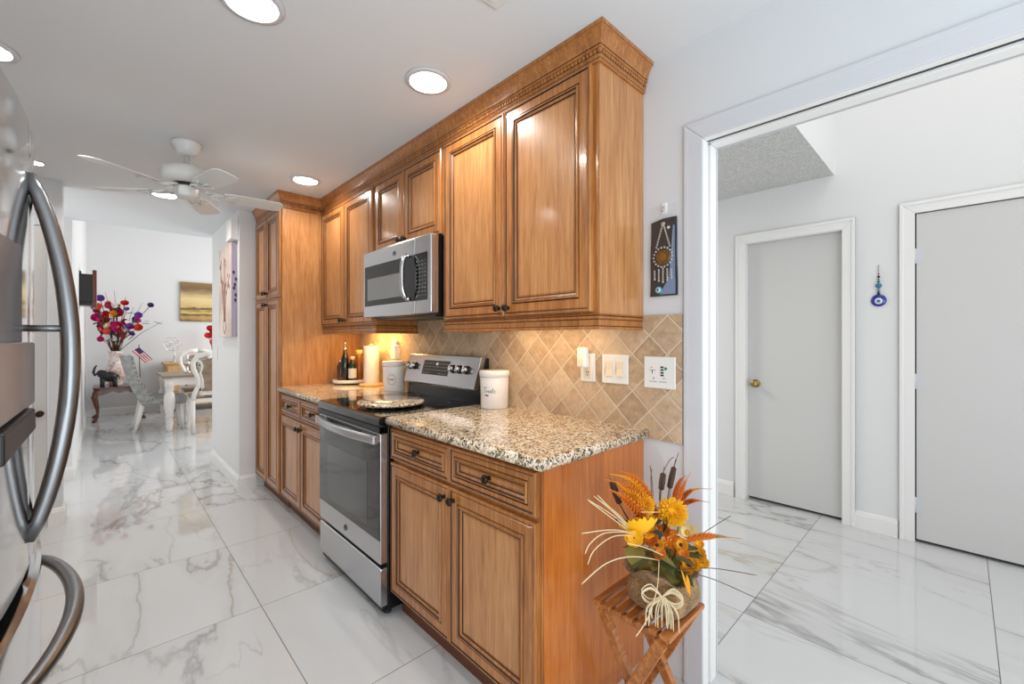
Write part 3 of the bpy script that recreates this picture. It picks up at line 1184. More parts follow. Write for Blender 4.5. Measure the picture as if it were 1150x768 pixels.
def bottle(label, du, df, prof, m, cap=None, capm=None, lab=None, labm=None, extra=None):
    p = Vector((tx, ty, .9335)) + RV * du + FV * df
    r = thing('bottle', label, 'bottle', p, 'oil and vinegar bottles on the tray')
    MB().lathe(prof, p, 24).build('glass_body', m, r)
    if cap:
        MB().lathe(cap, p, 16).build('cap', capm, r)
    if lab:
        rad, za, zb = lab
        MB().lathe([(rad, za), (rad, zb)], p, 24, 0, None, False).build('paper_label', labm, r)
    if extra:
        extra(p, r)
    return r


bottle('short brown bottle with metal cap, leftmost on the white tray', -.066, -.02, [(.026, 0), (.028, .004), (.028, .118), (.022, .135), (.014, .142), (.013, .15)], G_brown,
       [(.015, .148), (.015, .172), (.004, .174)], M['chrome'])


def spout(p, r):
    MB().tube([p + Vector((0, 0, .250)), p + Vector((0, 0, .285)), p + RV * .004 + Vector((0, 0, .325))], [.006, .0045, .003], 8).build('pour_spout', M['chrome'], r)


bottle('tall black bottle with metal pour spout on the white tray', -.022, -.045, [(.027, 0), (.029, .004), (.029, .170), (.024, .195), (.013, .222), (.012, .250)], G_dark,
       [(.0135, .244), (.0135, .262), (.006, .268)], M['chrome'], None, None, spout)
bottle('dark green bottle with white paper label and red cap', .040, -.055, [(.028, 0), (.030, .004), (.030, .115), (.026, .140), (.016, .160), (.0145, .178)], G_green,
       [(.0165, .172), (.0165, .196), (.004, .198)], mat('red_white_cap', (222, 170, 160), .4), (.0306, .030, .105), mat('bottle_label', (222, 214, 210), .6))
bottle('tall amber glass bottle with cork, at the back of the tray', .062, .03, [(.028, 0), (.030, .004), (.030, .190), (.027, .196), (.024, .198), (.024, .205)], G_amber,
       [(.026, .203), (.027, .240), (.022, .246), (.004, .246)], mat('pale_cork', (226, 188, 112), .5))

# round granite board over the cooktop
r = thing('trivet_board', 'round speckled granite board lying on the black cooktop', 'trivet', (-.452, 2.09, .9165))
MB().lathe([(.150, .010), (.166, .010), (.172, .014), (.173, .020), (.168, .026), (.01, .026)], (-.452, 2.09, .9165), 56).build('slab', M['granite'], r)
mb = MB()
for k in range(4):
    a = PI / 4 + k * PI / 2
    mb.lathe([(.012, 0), (.012, .011)], (-.452 + .12 * math.cos(a), 2.09 + .12 * math.sin(a), .9165), 12)
mb.build('rubber_foot', M['dark_plastic'], r)

# wall plates
def plate(name, label, cat, y0, y1, z0, z1, x=-.010):
    r = thing(name, label, cat, (x, (y0 + y1) / 2, (z0 + z1) / 2))
    MB().box(x - .006, x, y0, y1, z0, z1).build('cover_plate', M['white_plastic'], r, bevel=.003)
    mb = MB()
    return r


r = plate('wall_outlet', 'white wall outlet with a night light plugged into its top socket', 'outlet', 1.099, 1.176, 1.081, 1.205)
MB().box(-.0185, -.015, 1.118, 1.157, 1.092, 1.194).build('receptacle', M['almond'], r, bevel=.002)
mb = MB().box(-.0190, -.018, 1.131, 1.134, 1.118, 1.127).box(-.0190, -.018, 1.141, 1.144, 1.119, 1.126).lathe([(.003, 0), (.003, .0006)], (-.0184, 1.1375, 1.110), 10, 0, (-1, 0, 0))
mb.build('socket_slot', M['dark_plastic'], r)
r = thing('night_light', 'small white plug-in night light in the outlet, below the large cabinet', 'night light', (-.04, 1.148, 1.2))
MB().box(-.052, -.0195, 1.124, 1.172, 1.142, 1.232).build('housing', M['white_plastic'], r, bevel=.010, seg=3)
MB().box(-.0535, -.050, 1.134, 1.162, 1.150, 1.180).build('lens', M['almond'], r, bevel=.002)

r = plate('light_switch', 'white double rocker light switch plate on the tiled backsplash', 'light switch', .937, 1.063, 1.082, 1.203)
for yc in (1.028, .976):
    s_ = MB()
    s_.prism([(-.016, 1.110), (-.0215, 1.112), (-.0165, 1.142), (-.0185, 1.174), (-.016, 1.176)], lambda a, b, h: (a, h, b), yc - .0165, yc + .0165)
    s_.build('rocker', M['almond'], r, bevel=.001)
mb = MB()
for yc in (1.028, .976):
    for z in (1.094, 1.191):
        mb.lathe([(.003, 0), (.003, .001), (.001, .0015)], (-.016, yc, z), 10, 0, (-1, 0, 0))
mb.build('screw', M['white_plastic'], r)

r = plate('wall_control', 'white two-gang wall control with small buttons and a green dot', 'wall control', .738, .866, 1.078, 1.200)
mb = MB()
# left insert: fan control outline
mb.box(-.0168, -.016, .817, .843, 1.147, 1.1485).box(-.0168, -.016, .829, .832, 1.134, 1.148).box(-.0168, -.016, .812, .842, 1.103, 1.1045)
mb.box(-.0168, -.016, .831, .835, 1.157, 1.160).box(-.0168, -.016, .823, .826, 1.112, 1.120)
# right insert: column of small black buttons
for z in (1.157, 1.147, 1.136, 1.126):
    mb.box(-.0175, -.016, .784, .796, z, z + .006)
mb.box(-.0168, -.016, .772, .802, 1.103, 1.1045).box(-.0168, -.016, .778, .786, 1.117, 1.119)
mb.build('button', M['dark_plastic'], r)
MB().box(-.0164, -.015, .808, .848, 1.100, 1.165).build('insert', M['white_plastic'], r, bevel=.001)
MB().lathe([(.0058, 0), (.0058, .002), (.004, .003)], (-.016, .775, 1.155), 16, 0, (-1, 0, 0)).build('green_dot', mat('green_dot', (20, 160, 118), .4), r)

# plug-in freshener beyond the range
yq = 2.83
r = thing('air_freshener', 'white plug-in air freshener on the far backsplash behind the towel roll', 'air freshener', (-.03, yq, 1.2))
MB().box(-.055, -.0105, yq - .030, yq + .030, 1.115, 1.225).build('housing', M['white_plastic'], r, bevel=.010, seg=3)
MB().lathe([(.020, 0), (.022, .03), (.014, .045), (.006, .047)], (-.035, yq, 1.215), 16).build('vial', M['white_plastic'], r)
MB().box(-.017, -.0102, yq - .037, yq + .037, 1.07, 1.20).build('cover_plate', M['almond'], r, bevel=.002)

# ================================================================== WALL HANGINGS
r = thing('hanging_plaque', 'black hanging plaque with beaded amulet in clear wrap beside the cabinets', 'wall hanging', (-.012, .787, 1.59))
yc = .788
mb = MB()
n = 10
rings = []
for i in range(n + 1):
    t = i / n
    z = 1.432 + (1.728 - 1.432) * t
    wv = .002 * math.sin(t * 9)
    hw = .055 - .004 * t
    rings.append([(-.004 + wv, yc - hw, z + .006 * t * 0), (-.010 + wv, yc - hw, z), (-.011 + wv, yc, z), (-.009 + wv, yc + hw, z - .010 * t), (-.003 + wv, yc + hw, z - .010 * t)])
mb.loft(rings, 0, True, True, False)
mb.build('board', mat('black_felt', (36, 24, 24), .35, coat=.5), r)
gold = mat('antique_gold', (150, 118, 66), .35, .8)
sil = mat('bead_silver', (196, 188, 176), .35, .5)
MB().lathe([(.030, 0), (.031, .004), (.027, .007), (.024, .005), (.012, .009), (.002, .009)], (-.011, yc, 1.580), 28, 0, (-1, 0, 0)).build('medallion', gold, r)
mb = MB()
for rr_ in (.010, .018, .027):
    mb.tube([(-.0175, yc + rr_ * math.cos(2 * PI * k / 20), 1.580 + rr_ * math.sin(2 * PI * k / 20)) for k in range(21)], .0016, 5)
for k in range(8):
    a = PI * k / 4
    mb.tube([(-.0175, yc + .010 * math.cos(a), 1.580 + .010 * math.sin(a)), (-.0175, yc + .027 * math.cos(a), 1.580 + .027 * math.sin(a))], .0012, 5)
mb.build('medallion_filigree', mat('dark_gold', (92, 70, 40), .4, .7), r)
mb = MB()
for k in range(18):
    a = 2 * PI * k / 18
    mb.ell((-.014, yc + .037 * math.cos(a), 1.580 + .037 * math.sin(a)), (.0045, .0045, .0045), 8, 5)
for k in range(5):
    yy = yc + (k - 2) * .017
    L = 6 - abs(k - 2)
    for j in range(L):
        mb.ell((-.013, yy, 1.536 - .010 * j - .004 * abs(k - 2)), (.004, .0035 + .0015 * (j == L - 1), .0052), 8, 5)
for sgn in (-1, 1):
    for j in range(9):
        t = j / 8
        mb.ell((-.013, yc + sgn * (.024 * (1 - t) + .003), 1.620 + .080 * t), (.0035, .0035, .005), 8, 5)
mb.ell((-.013, yc, 1.708), (.005, .009, .006), 8, 5)
mb.build('bead_chain', sil, r)
mb = MB().lathe([(.013, 0), (.013, .004), (.009, .006), (.001, .006)], (-.011, yc + .018, 1.456), 24, 0, (-1, 0, 0))
ey = mb.build('eye_bead', mat('turquoise', (92, 190, 206), .2), r)
MB().lathe([(.0075, 0), (.0075, .007), (.001, .007)], (-.0112, yc + .018, 1.456), 20, 0, (-1, 0, 0)).build('eye_white', M['white_ceramic'], ey)
MB().lathe([(.0042, 0), (.0042, .008), (.001, .008)], (-.0112, yc + .018, 1.456), 16, 0, (-1, 0, 0)).build('pupil', mat('navy_glass', (18, 30, 80), .2), ey)
mb = MB()
rings = []
for z, yl_, yr_ in ((1.438, .012, -.050), (1.462, .000, -.050), (1.485, -.016, -.050), (1.51, -.024, -.049), (1.55, -.029, -.049), (1.60, -.034, -.048), (1.65, -.037, -.048), (1.695, -.041, -.047)):
    rings.append([(-.0125 - .0025 * abs(math.sin(z * 60 + q * 2.2)), yc + yl_ + (yr_ - yl_) * q / 4, z) for q in range(5)])
mb.loft(rings, 0, False, False, True)
mb.build('blue_ribbon', mat('blue_satin', (120, 142, 176), .25, coat=.4), r)
MB().lathe([(.0055, 0), (.0055, .001)], (-.012, yc - .022, 1.690), 12, 0, (-1, 0, 0)).build('white_sticker', M['white_ceramic'], r)
m = mat('clear_wrap', (235, 240, 245), .1, trans=.9, ior=1.1, alpha=.16)
mb = MB()
mb.box(-.0175, -.0165, yc - .058, yc + .056, 1.425, 1.775)
mb.build('clear_wrap', m, r)
r = thing('wall_hook', 'small clear adhesive hook above the black plaque', 'hook', (-.01, yc, 1.77))
MB().box(-.005, 0, yc - .010, yc + .010, 1.745, 1.790).build('back_plate', M['white_plastic'], r, bevel=.003)
MB().tube([(-.005, yc, 1.772), (-.014, yc, 1.766), (-.018, yc, 1.755), (-.022, yc, 1.768)], .003, 8).build('hook_arm', M['chrome'], r)

xw = XW
yp = .378
r = thing('evil_eye_pendant', 'blue glass evil eye pendant on a beaded cord between the hall doors', 'wall hanging', (xw - .01, yp, 1.6))
MB().lathe([(.038, -.004), (.040, 0), (.036, .005), (.02, .007), (.001, .007)], (xw - .006, yp, 1.518), 32, 0, (-1, 0, 0)).build('glass_disc', mat('cobalt_glass', (24, 38, 150), .08, coat=.8), r)
MB().lathe([(.021, 0), (.020, .0085), (.001, .0085)], (xw - .006, yp, 1.514), 24, 0, (-1, 0, 0)).build('eye_white', M['white_ceramic'], r)
MB().lathe([(.013, 0), (.012, .0095), (.001, .0095)], (xw - .006, yp, 1.514), 24, 0, (-1, 0, 0)).build('iris', mat('sky_glass', (120, 180, 220), .15), r)
MB().lathe([(.007, 0), (.006, .0105), (.001, .0105)], (xw - .006, yp, 1.514), 16, 0, (-1, 0, 0)).build('pupil', M['black'], r)
MB().tube([(xw - .004, yp, 1.75), (xw - .006, yp, 1.65), (xw - .006, yp, 1.55)], .0025, 6).build('cord', mat('silver_cord', (176, 170, 164), .5), r)
for z, rr, c in ((1.690, .005, (170, 60, 60)), (1.672, .008, (40, 26, 30)), (1.655, .006, (60, 120, 110)), (1.640, .008, (50, 110, 110)), (1.615, .017, (64, 116, 150)),
                 (1.590, .008, (90, 150, 180)), (1.575, .007, (40, 60, 60)), (1.562, .009, (40, 26, 30))):
    MB().ell((xw - .010, yp, z), (rr * .8, rr, rr * .95), 12, 8).build('bead', mat('bead_%d' % int(z * 1000), c, .2), r)

# ================================================================== STOOL
r = thing('folding_stool', 'small slatted folding wooden stool holding the autumn flowers', 'stool', (-.33, .68, 0))
ST = .452
xa, xb, ya, yb = -.445, -.215, .548, .806
for y in [ya + .016 + k * (yb - ya - .032) / 6 for k in range(7)]:
    wv = .016 if abs(y - ya - .016) < .001 else .012
    MB().box(xa, xb, y - wv, y + wv, ST - .014, ST).build('slat', M['stool_wood'], r, bevel=.0025)
for x in (xa + .02, xb - .038):
    MB().box(x, x + .018, ya + .02, yb - .012, ST - .036, ST - .0142).build('seat_rail', M['stool_wood'], r, bevel=.002)


def leg(x, y0, z0, y1, z1, wd=.016, th=.011):
    p0, p1 = Vector((x, y0, z0)), Vector((x, y1, z1))
    d = (p1 - p0).normalized()
    a = Vector((1, 0, 0))
    b = d.cross(a)
    mb = MB()
    rings = []
    for p in (p0, p1):
        rings.append([p + a * th + b * wd, p - a * th + b * wd, p - a * th - b * wd, p + a * th - b * wd])
    return mb.loft(rings, 0, True, True, False).build('leg', M['stool_wood'], r, bevel=.0025)


leg(xa + .009, yb - .018, .014, ya + .030, ST - .030, .017)
leg(xa + .031, ya + .010, .014, yb - .020, ST - .034)
leg(xb - .009, yb - .018, .014, ya + .030, ST - .030)
leg(xb - .031, ya + .010, .014, yb - .020, ST - .034)
for (y, z, x0_, x1_) in ((ya + .055, .085, xa + .031, xb - .031), (yb - .055, .085, xa + .009, xb - .009)):
    MB().tube([(x0_, y, z), (x1_, y, z)], .009, 10).build('rung', M['stool_wood'], r)
MB().tube([(xa - .006, .676, .232), (xb + .006, .676, .232)], .004, 8).build('pivot_bolt', M['bronze'], r)

# ================================================================== CEILING THINGS
def downlight(label, x, y):
    k_ = .45 if label.startswith('small') else 1.0
    sc = lambda pr: [(a * k_, b) for a, b in pr]
    r = thing('recessed_light', label, 'ceiling light', (x, y, CEIL), 'recessed ceiling lights')
    MB().lathe(sc([(.072, -.002), (.094, -.002), (.096, 0), (.094, -.0065), (.078, -.008), (.072, -.004), (.072, -.002)]), (x, y, CEIL), 40, 0, None, False).build('trim_ring', M['trim'], r)
    MB().lathe(sc([(.075, -.004), (.056, .035), (.05, .036)]), (x, y, CEIL - .004), 40, 0, None, False).build('baffle', M['white_plastic'], r)
    MB().lathe(sc([(.060, .030), (.002, .0301)]), (x, y, CEIL - .004), 32, 0, None, False).build('lens', M['white_emit'], r)
    l = bpy.data.lights.new('downlight', 'AREA')
    l.shape, l.size, l.energy, l.color = 'DISK', .10 * k_, LAMP_W * k_, (1, .97, .92)
    o = bpy.data.objects.new('downlight', l)
    COL.objects.link(o)
    o.location = (x, y, CEIL + .018)
    return r


# let each fitting sit in a real hole of the ceiling slab: shallow recess
LIGHTS = [('recessed ceiling light nearest the tall upper cabinets', -.57, 1.549), ('recessed ceiling light beside the pantry crown, beyond the fan', -.561, 3.093),
          ('recessed ceiling light at top edge of photo, nearest the camera', -1.212, 1.579), ('recessed ceiling light directly behind the ceiling fan blades', -1.227, 4.126),
          ('small recessed ceiling light in the far left corner by the passage', -1.86, 3.92), ('recessed ceiling light just above the refrigerator top', -1.885, 2.50)]
for a in LIGHTS:
    downlight(*a)
ce = bpy.data.objects['ceiling']
cut = MB()
for _, x, y in LIGHTS:
    kk = .45 if _.startswith('small') else 1
    cut.lathe([(.0745 * kk, -.05), (.0745 * kk, .05)], (x, y, CEIL), 40)
cutter = cut.build('cutter', M['ceiling'])
md = ce.modifiers.new('holes', 'BOOLEAN')
md.operation, md.object, md.solver = 'DIFFERENCE', cutter, 'EXACT'
dg = bpy.context.evaluated_depsgraph_get()
me = bpy.data.meshes.new_from_object(ce.evaluated_get(dg))
ce.modifiers.clear()
ce.data = me
bpy.data.objects.remove(cutter)

r = thing('ceiling_vent', 'square white air vent in the ceiling at the top edge of photo', 'vent', (-.70, .93, CEIL))
vx, vy = -.757, .938
MB().box(vx - .13, vx + .13, vy - .115, vy + .115, CEIL - .008, CEIL).build('frame', M['fan_white'], r, bevel=.003)
mb = MB()
for k in range(9):
    yy = vy - .088 + k * .022
    mb.box(vx - .105, vx + .105, yy - .007, yy + .007, CEIL - .012, CEIL - .0075)
mb.build('louver', M['fan_white'], r)

# ceiling fan
fxc, fyc = -1.225, 2.96
r = thing('ceiling_fan', 'white five-blade ceiling fan with short rod hanging from kitchen ceiling', 'ceiling fan', (fxc, fyc, CEIL))
c = (fxc, fyc, 0)
MB().lathe([(.068, 2.351), (.070, 2.340), (.064, 2.332), (.060, 2.315), (.045, 2.288), (.033, 2.280), (.015, 2.278)], c, 36).build('canopy', M['fan_white'], r)
MB().lathe([(.012, 2.288), (.012, 2.225), (.020, 2.223), (.020, 2.212)], c, 16).build('down_rod', M['fan_white'], r)
MB().lathe([(.03, 2.218), (.08, 2.213), (.108, 2.198), (.116, 2.180), (.114, 2.148), (.100, 2.130), (.078, 2.121), (.03, 2.119)], c, 44).build('motor_housing', M['fan_white'], r)
MB().lathe([(.062, 2.124), (.064, 2.112), (.058, 2.106), (.02, 2.106)], c, 32).build('flywheel', M['bronze'], r)
MB().lathe([(.050, 2.108), (.055, 2.100), (.056, 2.058), (.048, 2.046), (.012, 2.043)], c, 32).build('switch_cup', M['fan_white'], r)
for k in range(5):
    a = math.radians(68 + 72 * k)
    q = Matrix.Translation((fxc, fyc, 2.082)) @ Matrix.Rotation(a, 4, 'Z') @ Matrix.Rotation(math.radians(-11), 4, 'X')
    # blade outline
    out = [(.17, -.045), (.22, -.055), (.38, -.062), (.44, -.060), (.465, -.048), (.475, -.02), (.475, .02), (.465, .048), (.44, .060), (.38, .062), (.22, .055), (.17, .045)]
    mb = MB().prism(out, lambda x, y, h: q @ Vector((x, y, h)), 0, .006)
    bl = mb.build('blade', M['fan_white'], r, bevel=.002)
    mb = MB()
    P = lambda x, y, z: q @ Vector((x, y, z))
    mb.tube([P(.045, 0, .030), P(.09, 0, .016), P(.14, 0, -.006)], [.009, .008, .007], 8)
    for sgn in (-1, 1):
        mb.tube([P(.10, 0, .004), P(.12, sgn * .028, -.002), P(.15, sgn * .034, -.005), P(.175, sgn * .020, -.006), P(.165, sgn * .008, -.006), P(.155, sgn * .016, -.006)], .0055, 6)
        mb.tube([P(.13, 0, -.006), P(.18, sgn * .010, -.006), P(.215, sgn * .034, -.004), P(.23, sgn * .036, -.004)], .0055, 6)
    mb.tube([P(.13, 0, -.006), P(.24, 0, -.004)], .006, 6)
    mb.build('blade_iron', M['fan_white'], bl)

# under-cabinet light
area('under_cabinet_light_near', (-.15, 1.32, 1.345), (0, 0, 0), .05, .55, UNDER_W, (1, .72, .40))
area('under_cabinet_light_far', (-.13, 2.98, 1.345), (0, 0, 0), .05, .45, UNDER_W * 2.4, (1, .64, .22))

# ================================================================== DIVIDER-WALL THINGS
XD_ = -.735
m = mat('canvas_art', (220, 202, 192), .7)
g = G(m)
co = g.coords()
n1 = g.noise(co, 3, 3)
base = g.ramp(n1.outputs[0], [(.35, (206, 184, 172)), (.6, (232, 216, 206))])
g.base(base)
r = thing('floral_canvas', 'tall pink floral canvas hanging on the divider wall by the chime box', 'picture', (XD_, 4.52, 1.68))
MB().box(XD_ - .042, XD_ - .001, 4.262, 4.80, 1.283, 2.085).build('canvas', m, r, bevel=.002)
m2 = mat('canvas_edge', (172, 160, 176), .7)
MB().box(XD_ - .041, XD_ - .002, 4.2585, 4.262, 1.285, 2.083).build('painted_edge', m2, r)
rnd = random.Random(11)
mb, mb2 = MB(), MB()
for k in range(9):
    y0_ = 4.53 + rnd.uniform(-.02, .02)
    y1_ = 4.53 + rnd.uniform(-.2, .2)
    z1_ = rnd.uniform(1.7, 2.0)
    mb.tube([(XD_ - .0425, y0_, 1.42), (XD_ - .0425, (y0_ * 2 + y1_) / 3, 1.6), (XD_ - .0425, y1_, z1_)], .003, 5)
    for j in range(3):
        mb2.ell((XD_ - .0425, y1_ + rnd.uniform(-.04, .04), z1_ + rnd.uniform(-.06, .03)), (.001, .016, .022), 8, 5)
for sgn in (-1, 1):
    mb.tube([(XD_ - .0425, 4.53 + sgn * .035, 1.55), (XD_ - .0425, 4.53 + sgn * .03, 1.45), (XD_ - .0425, 4.53 + sgn * .06, 1.36), (XD_ - .0425, 4.53, 1.31)], .0035, 5)
mb.build('painted_stem', mat('stem_paint', (168, 128, 110), .8), r)
mb2.build('painted_petal', mat('petal_paint', (150, 104, 100), .8), r)
mb = MB()
for k in range(6):
    mb.ell((XD_ - .02 + rnd.uniform(-.012, .012), 4.2585, 1.60 + .045 * k + rnd.uniform(-.01, .01)), (.010, .001, .016), 8, 5)
mb.build('edge_petal', mat('dark_petal_paint', (72, 62, 74), .8), r)
r = thing('door_chime', 'small white door chime box high on the end of divider wall', 'door chime', (XD_, 4.30, 2.2))
MB().box(XD_ - .055, XD_ - .001, 4.215, 4.40, 2.105, 2.285).build('cover', M['white_plastic'], r, bevel=.006)
MB().box(XD_ - .060, XD_ - .004, 4.21, 4.405, 2.102, 2.118).build('bottom_rim', M['white_plastic'], r, bevel=.004)
r = thing('light_switch', 'slim white switch plate low on the divider wall beyond the canvas', 'light switch', (XD_, 5.15, 1.12))
MB().box(XD_ - .007, XD_ - .0005, 5.11, 5.19, 1.06, 1.18).build('cover_plate', M['white_plastic'], r, bevel=.003)
MB().box(XD_ - .012, XD_ - .006, 5.14, 5.16, 1.10, 1.14).build('toggle', M['white_plastic'], r, bevel=.002)

# ================================================================== DINING ROOM
def beach():
    m = mat('beach_canvas', (180, 150, 96), .6)
    g = G(m)
    tc = g.n('ShaderNodeTexCoord')
    sp = g.n('ShaderNodeSeparateXYZ')
    g.l(tc.outputs['Generated'], sp.inputs[0])
    nz = g.noise(g.coords((2.0, 1, 7), kind='Generated'), 1.6, 4, .6, .6)
    f = g.math('ADD', sp.outputs[2], g.math('MULTIPLY', g.math('SUBTRACT', nz.outputs[0], .5), .20))
    g.base(g.ramp(f, [(.0, (110, 86, 52)), (.10, (196, 160, 96)), (.17, (70, 58, 40)), (.22, (226, 192, 120)), (.33, (80, 66, 46)), (.37, (214, 182, 120)),
                      (.58, (228, 204, 150)), (.72, (176, 148, 104)), (.84, (120, 96, 66)), (1.0, (150, 118, 72))]))
    return m


r = thing('beach_painting', 'golden sunset beach canvas on the white dining room back wall', 'picture', (-.29, 9.78, 1.95))
MB().box(-.552, .12, 9.762, 9.799, 1.585, 2.30).build('canvas', beach(), r, bevel=.002)
r = thing('wall_cabinet', 'dark box with reddish wood front frame hanging on dining wall', 'wall decoration', (-1.70, 7.1, 1.85))
MB().box(-1.764, -1.652, 7.02, 7.36, 1.70, 2.02).build('case', mat('dark_case', (40, 38, 38), .4), r, bevel=.004)
MB().box(-1.654, -1.618, 7.0, 7.38, 1.63, 2.07).build('front_frame', M['cherry'], r, bevel=.006)
MB().box(-1.764, -1.66, 7.04, 7.34, 1.655, 1.702).build('lower_shelf', M['black'], r, bevel=.003)
MB().box(-1.764, -1.750, 7.1, 7.3, 2.02, 2.06).build('hanger', M['black'], r)

# cherry side table with cabriole legs
sx0, sx1, sy0, sy1 = -1.66, -1.10, 8.98, 9.52
st_z = .53
r = thing('side_table', 'cherry wood side table with curved legs under the vase', 'side table', ((sx0 + sx1) / 2, (sy0 + sy1) / 2, 0))
MB().box(sx0 - .02, sx1 + .02, sy0 - .02, sy1 + .02, st_z - .028, st_z).build('tabletop', M['cherry'], r, bevel=.008)
mb = MB()
for ya_ in (sy0 + .01, sy1 - .03):
    pl = [(sx0 + .03, st_z - .028), (sx0 + .03, st_z - .13), (sx0 + .10, st_z - .12), (sx0 + .20, st_z - .08), ((sx0 + sx1) / 2, st_z - .105), (sx1 - .20, st_z - .08), (sx1 - .10, st_z - .12), (sx1 - .03, st_z - .13), (sx1 - .03, st_z - .028)]
    mb.prism(pl, lambda a, b, h: (a, h, b), ya_, ya_ + .02)
for xa_ in (sx0 + .01, sx1 - .03):
    mb.box(xa_, xa_ + .02, sy0 + .03, sy1 - .03, st_z - .11, st_z - .028)
mb.build('apron', M['cherry'], r)
for ix, xx in ((-1, sx0 + .03), (1, sx1 - .03)):
    for iy, yy in ((-1, sy0 + .03), (1, sy1 - .03)):
        P = lambda o, z: (xx + ix * o, yy + iy * o * .6, z)
        mb = MB().tube([P(0, st_z - .03), P(.012, st_z - .09), P(.030, st_z - .15), P(.018, st_z - .25), P(-.006, st_z - .37), P(.0, .07), P(.028, .03), P(.038, .012), P(.036, 0)],
                       [.034, .036, .036, .026, .018, .017, .026, .028, .022], 10)
        mb.build('leg', M['cherry'], r)

# vase with flowers
vx_, vy_ = -1.42, 9.22
vz = st_z
vm = mat('painted_vase', (226, 212, 208), .3)
g = G(vm)
n_ = g.noise(g.coords(), 14, 4, .6, 1)
g.base(g.ramp(n_.outputs[0], [(.42, (196, 160, 150)), (.55, (232, 222, 218))]))
r = thing('flower_vase', 'tall pale vase of bright silk flowers standing on the cherry side table', 'vase', (vx_, vy_, vz))
MB().lathe([(.075, 0), (.085, .01), (.078, .03), (.105, .10), (.125, .18), (.120, .26), (.090, .36), (.070, .44), (.078, .50), (.098, .535), (.09, .54), (.065, .50)], (vx_, vy_, vz), 32).build('vase_body', vm, r)
V0 = Vector((vx_, vy_, vz + .50))


def vp(u, v, dy=0):
    return at(u, v, y=vy_ + dy)


def bloom(name, p, rad, m, npet=7, center=None, parent=None, nrm=None, layers=2, cup=.35):
    nrm = Vector(nrm) if nrm else (CAM - p).normalized() + Vector((0, 0, .3))
    nrm.normalize()
    q = Vector((0, 0, 1)).rotation_difference(nrm).to_matrix()
    mb = MB()
    for L in range(layers):
        rr = rad * (1 - .28 * L)
        lift = cup + .35 * L
        for k in range(npet):
            a = 2 * PI * (k + .5 * L) / npet + rnd.uniform(-.08, .08)
            wdt = rr * math.sin(PI / npet) * 1.25
            ca, sa = math.cos(a), math.sin(a)
            rows = []
            for t, ww in ((.08, .25), (.40, .85), (.75, 1.0), (1.0, .35)):
                rad_, z = rr * t, rr * lift * t * t
                rows.append([p + q @ Vector((rad_ * ca - s * wdt * ww * sa, rad_ * sa + s * wdt * ww * ca, z + (.10 * rr if s == 0 else 0) * -1)) for s in (-1, 0, 1)])
            mb.loft(rows, 0, False, False, True)
    o = mb.build(name, m, parent, fix=False)
    if center:
        MB().ell(p + nrm * rad * .10, (rad * .26, rad * .26, rad * .16), 10, 6, 0, q).build('flower_center', center, o)
    return o


rnd = random.Random(21)
stems = MB()
SP = []
spec = [(107, 346, .07, 'pink'), (109, 357, .08, 'magenta'), (114, 360, .10, 'pink'), (131, 352, .10, 'pink'), (127, 349, .07, 'magenta'), (133, 367, .10, 'magenta'), (155, 368, .07, 'coral'),
        (112, 368, .06, 'purple'), (146, 367, .06, 'purple'), (118, 372, .08, 'blue'), (122, 378, .08, 'blue'), (116, 380, .07, 'blue'), (120, 366, .06, 'blue'), (126, 365, .06, 'coral'),
        (140, 341, .06, 'red'), (134, 374, .06, 'coral'), (122, 341, .05, 'gold'), (127, 352, .05, 'gold'), (112, 335, .06, 'purple'), (155, 354, .06, 'purple'), (169, 343, .05, 'violet'),
        (141, 362, .06, 'pink'), (109, 344, .06, 'coral'), (126, 380, .06, 'white'), (113, 381, .05, 'magenta'), (128, 343, .05, 'white'), (147, 375, .05, 'violet'), (118, 352, .05, 'red')]
for u, v, rad, k in spec:
    p = vp(u, v, rnd.uniform(-.18, .12))
    bloom('blossom', p, rad * .85, FL[k], 5, FL['gold'] if rad > .08 else None, r, layers=3, cup=rnd.uniform(.5, .9), nrm=(rnd.uniform(-.7, .7), -1, rnd.uniform(0, .8)))
    b = V0 + Vector((rnd.uniform(-.04, .04), rnd.uniform(-.04, .04), 0))
    stems.tube([b, (b + p) / 2 + Vector((0, 0, .06)), p], .005, 5)
for u, v in ((183, 361), (160, 340), (128, 326), (141, 333), (118, 328), (150, 345)):
    p = vp(u, v)
    stems.tube([V0, (V0 + p) / 2 + Vector((.03, 0, .08)), p], [.006, .004, .002], 5)
for k in range(34):
    a = rnd.uniform(0, 2 * PI)
    rr_ = math.sqrt(rnd.random())
    p = vp(128 + 27 * rr_ * math.cos(a) , 361 + 19 * rr_ * math.sin(a), rnd.uniform(-.16, .10))
    if p.x < -1.64:
        continue
    bloom('blossom', p, rnd.uniform(.03, .055), FL[rnd.choice(['pink', 'pink', 'magenta', 'magenta', 'coral', 'purple', 'white', 'cream', 'pink', 'blue', 'white'])], 5, None, r, layers=2, cup=.45,
          nrm=(rnd.uniform(-1, 1), -1, rnd.uniform(-.2, 1)))
    b = V0 + Vector((rnd.uniform(-.04, .04), rnd.uniform(-.04, .04), 0))
    stems.tube([b, (b + p) / 2 + Vector((0, 0, .06)), p], .004, 5)
stems.build('stem', FL['twig'], r)
lv = MB()


def leaf(mb, p, d, L, wdt, droop=.15):
    d = Vector(d).normalized()
    s = d.cross(Vector((0, 0, 1)))
    s = s.normalized() if s.length > .01 else Vector((1, 0, 0))
    up = s.cross(d)
    rows = []
    for t, ww in ((0, .1), (.25, .8), (.5, 1), (.75, .7), (1, .05)):
        c = p + d * (L * t) - Vector((0, 0, droop * L * t * t))
        rows.append([c - s * wdt * ww, c + up * wdt * .25 * ww * -1, c + s * wdt * ww])
    mb.loft(rows, 0, False, False, True)


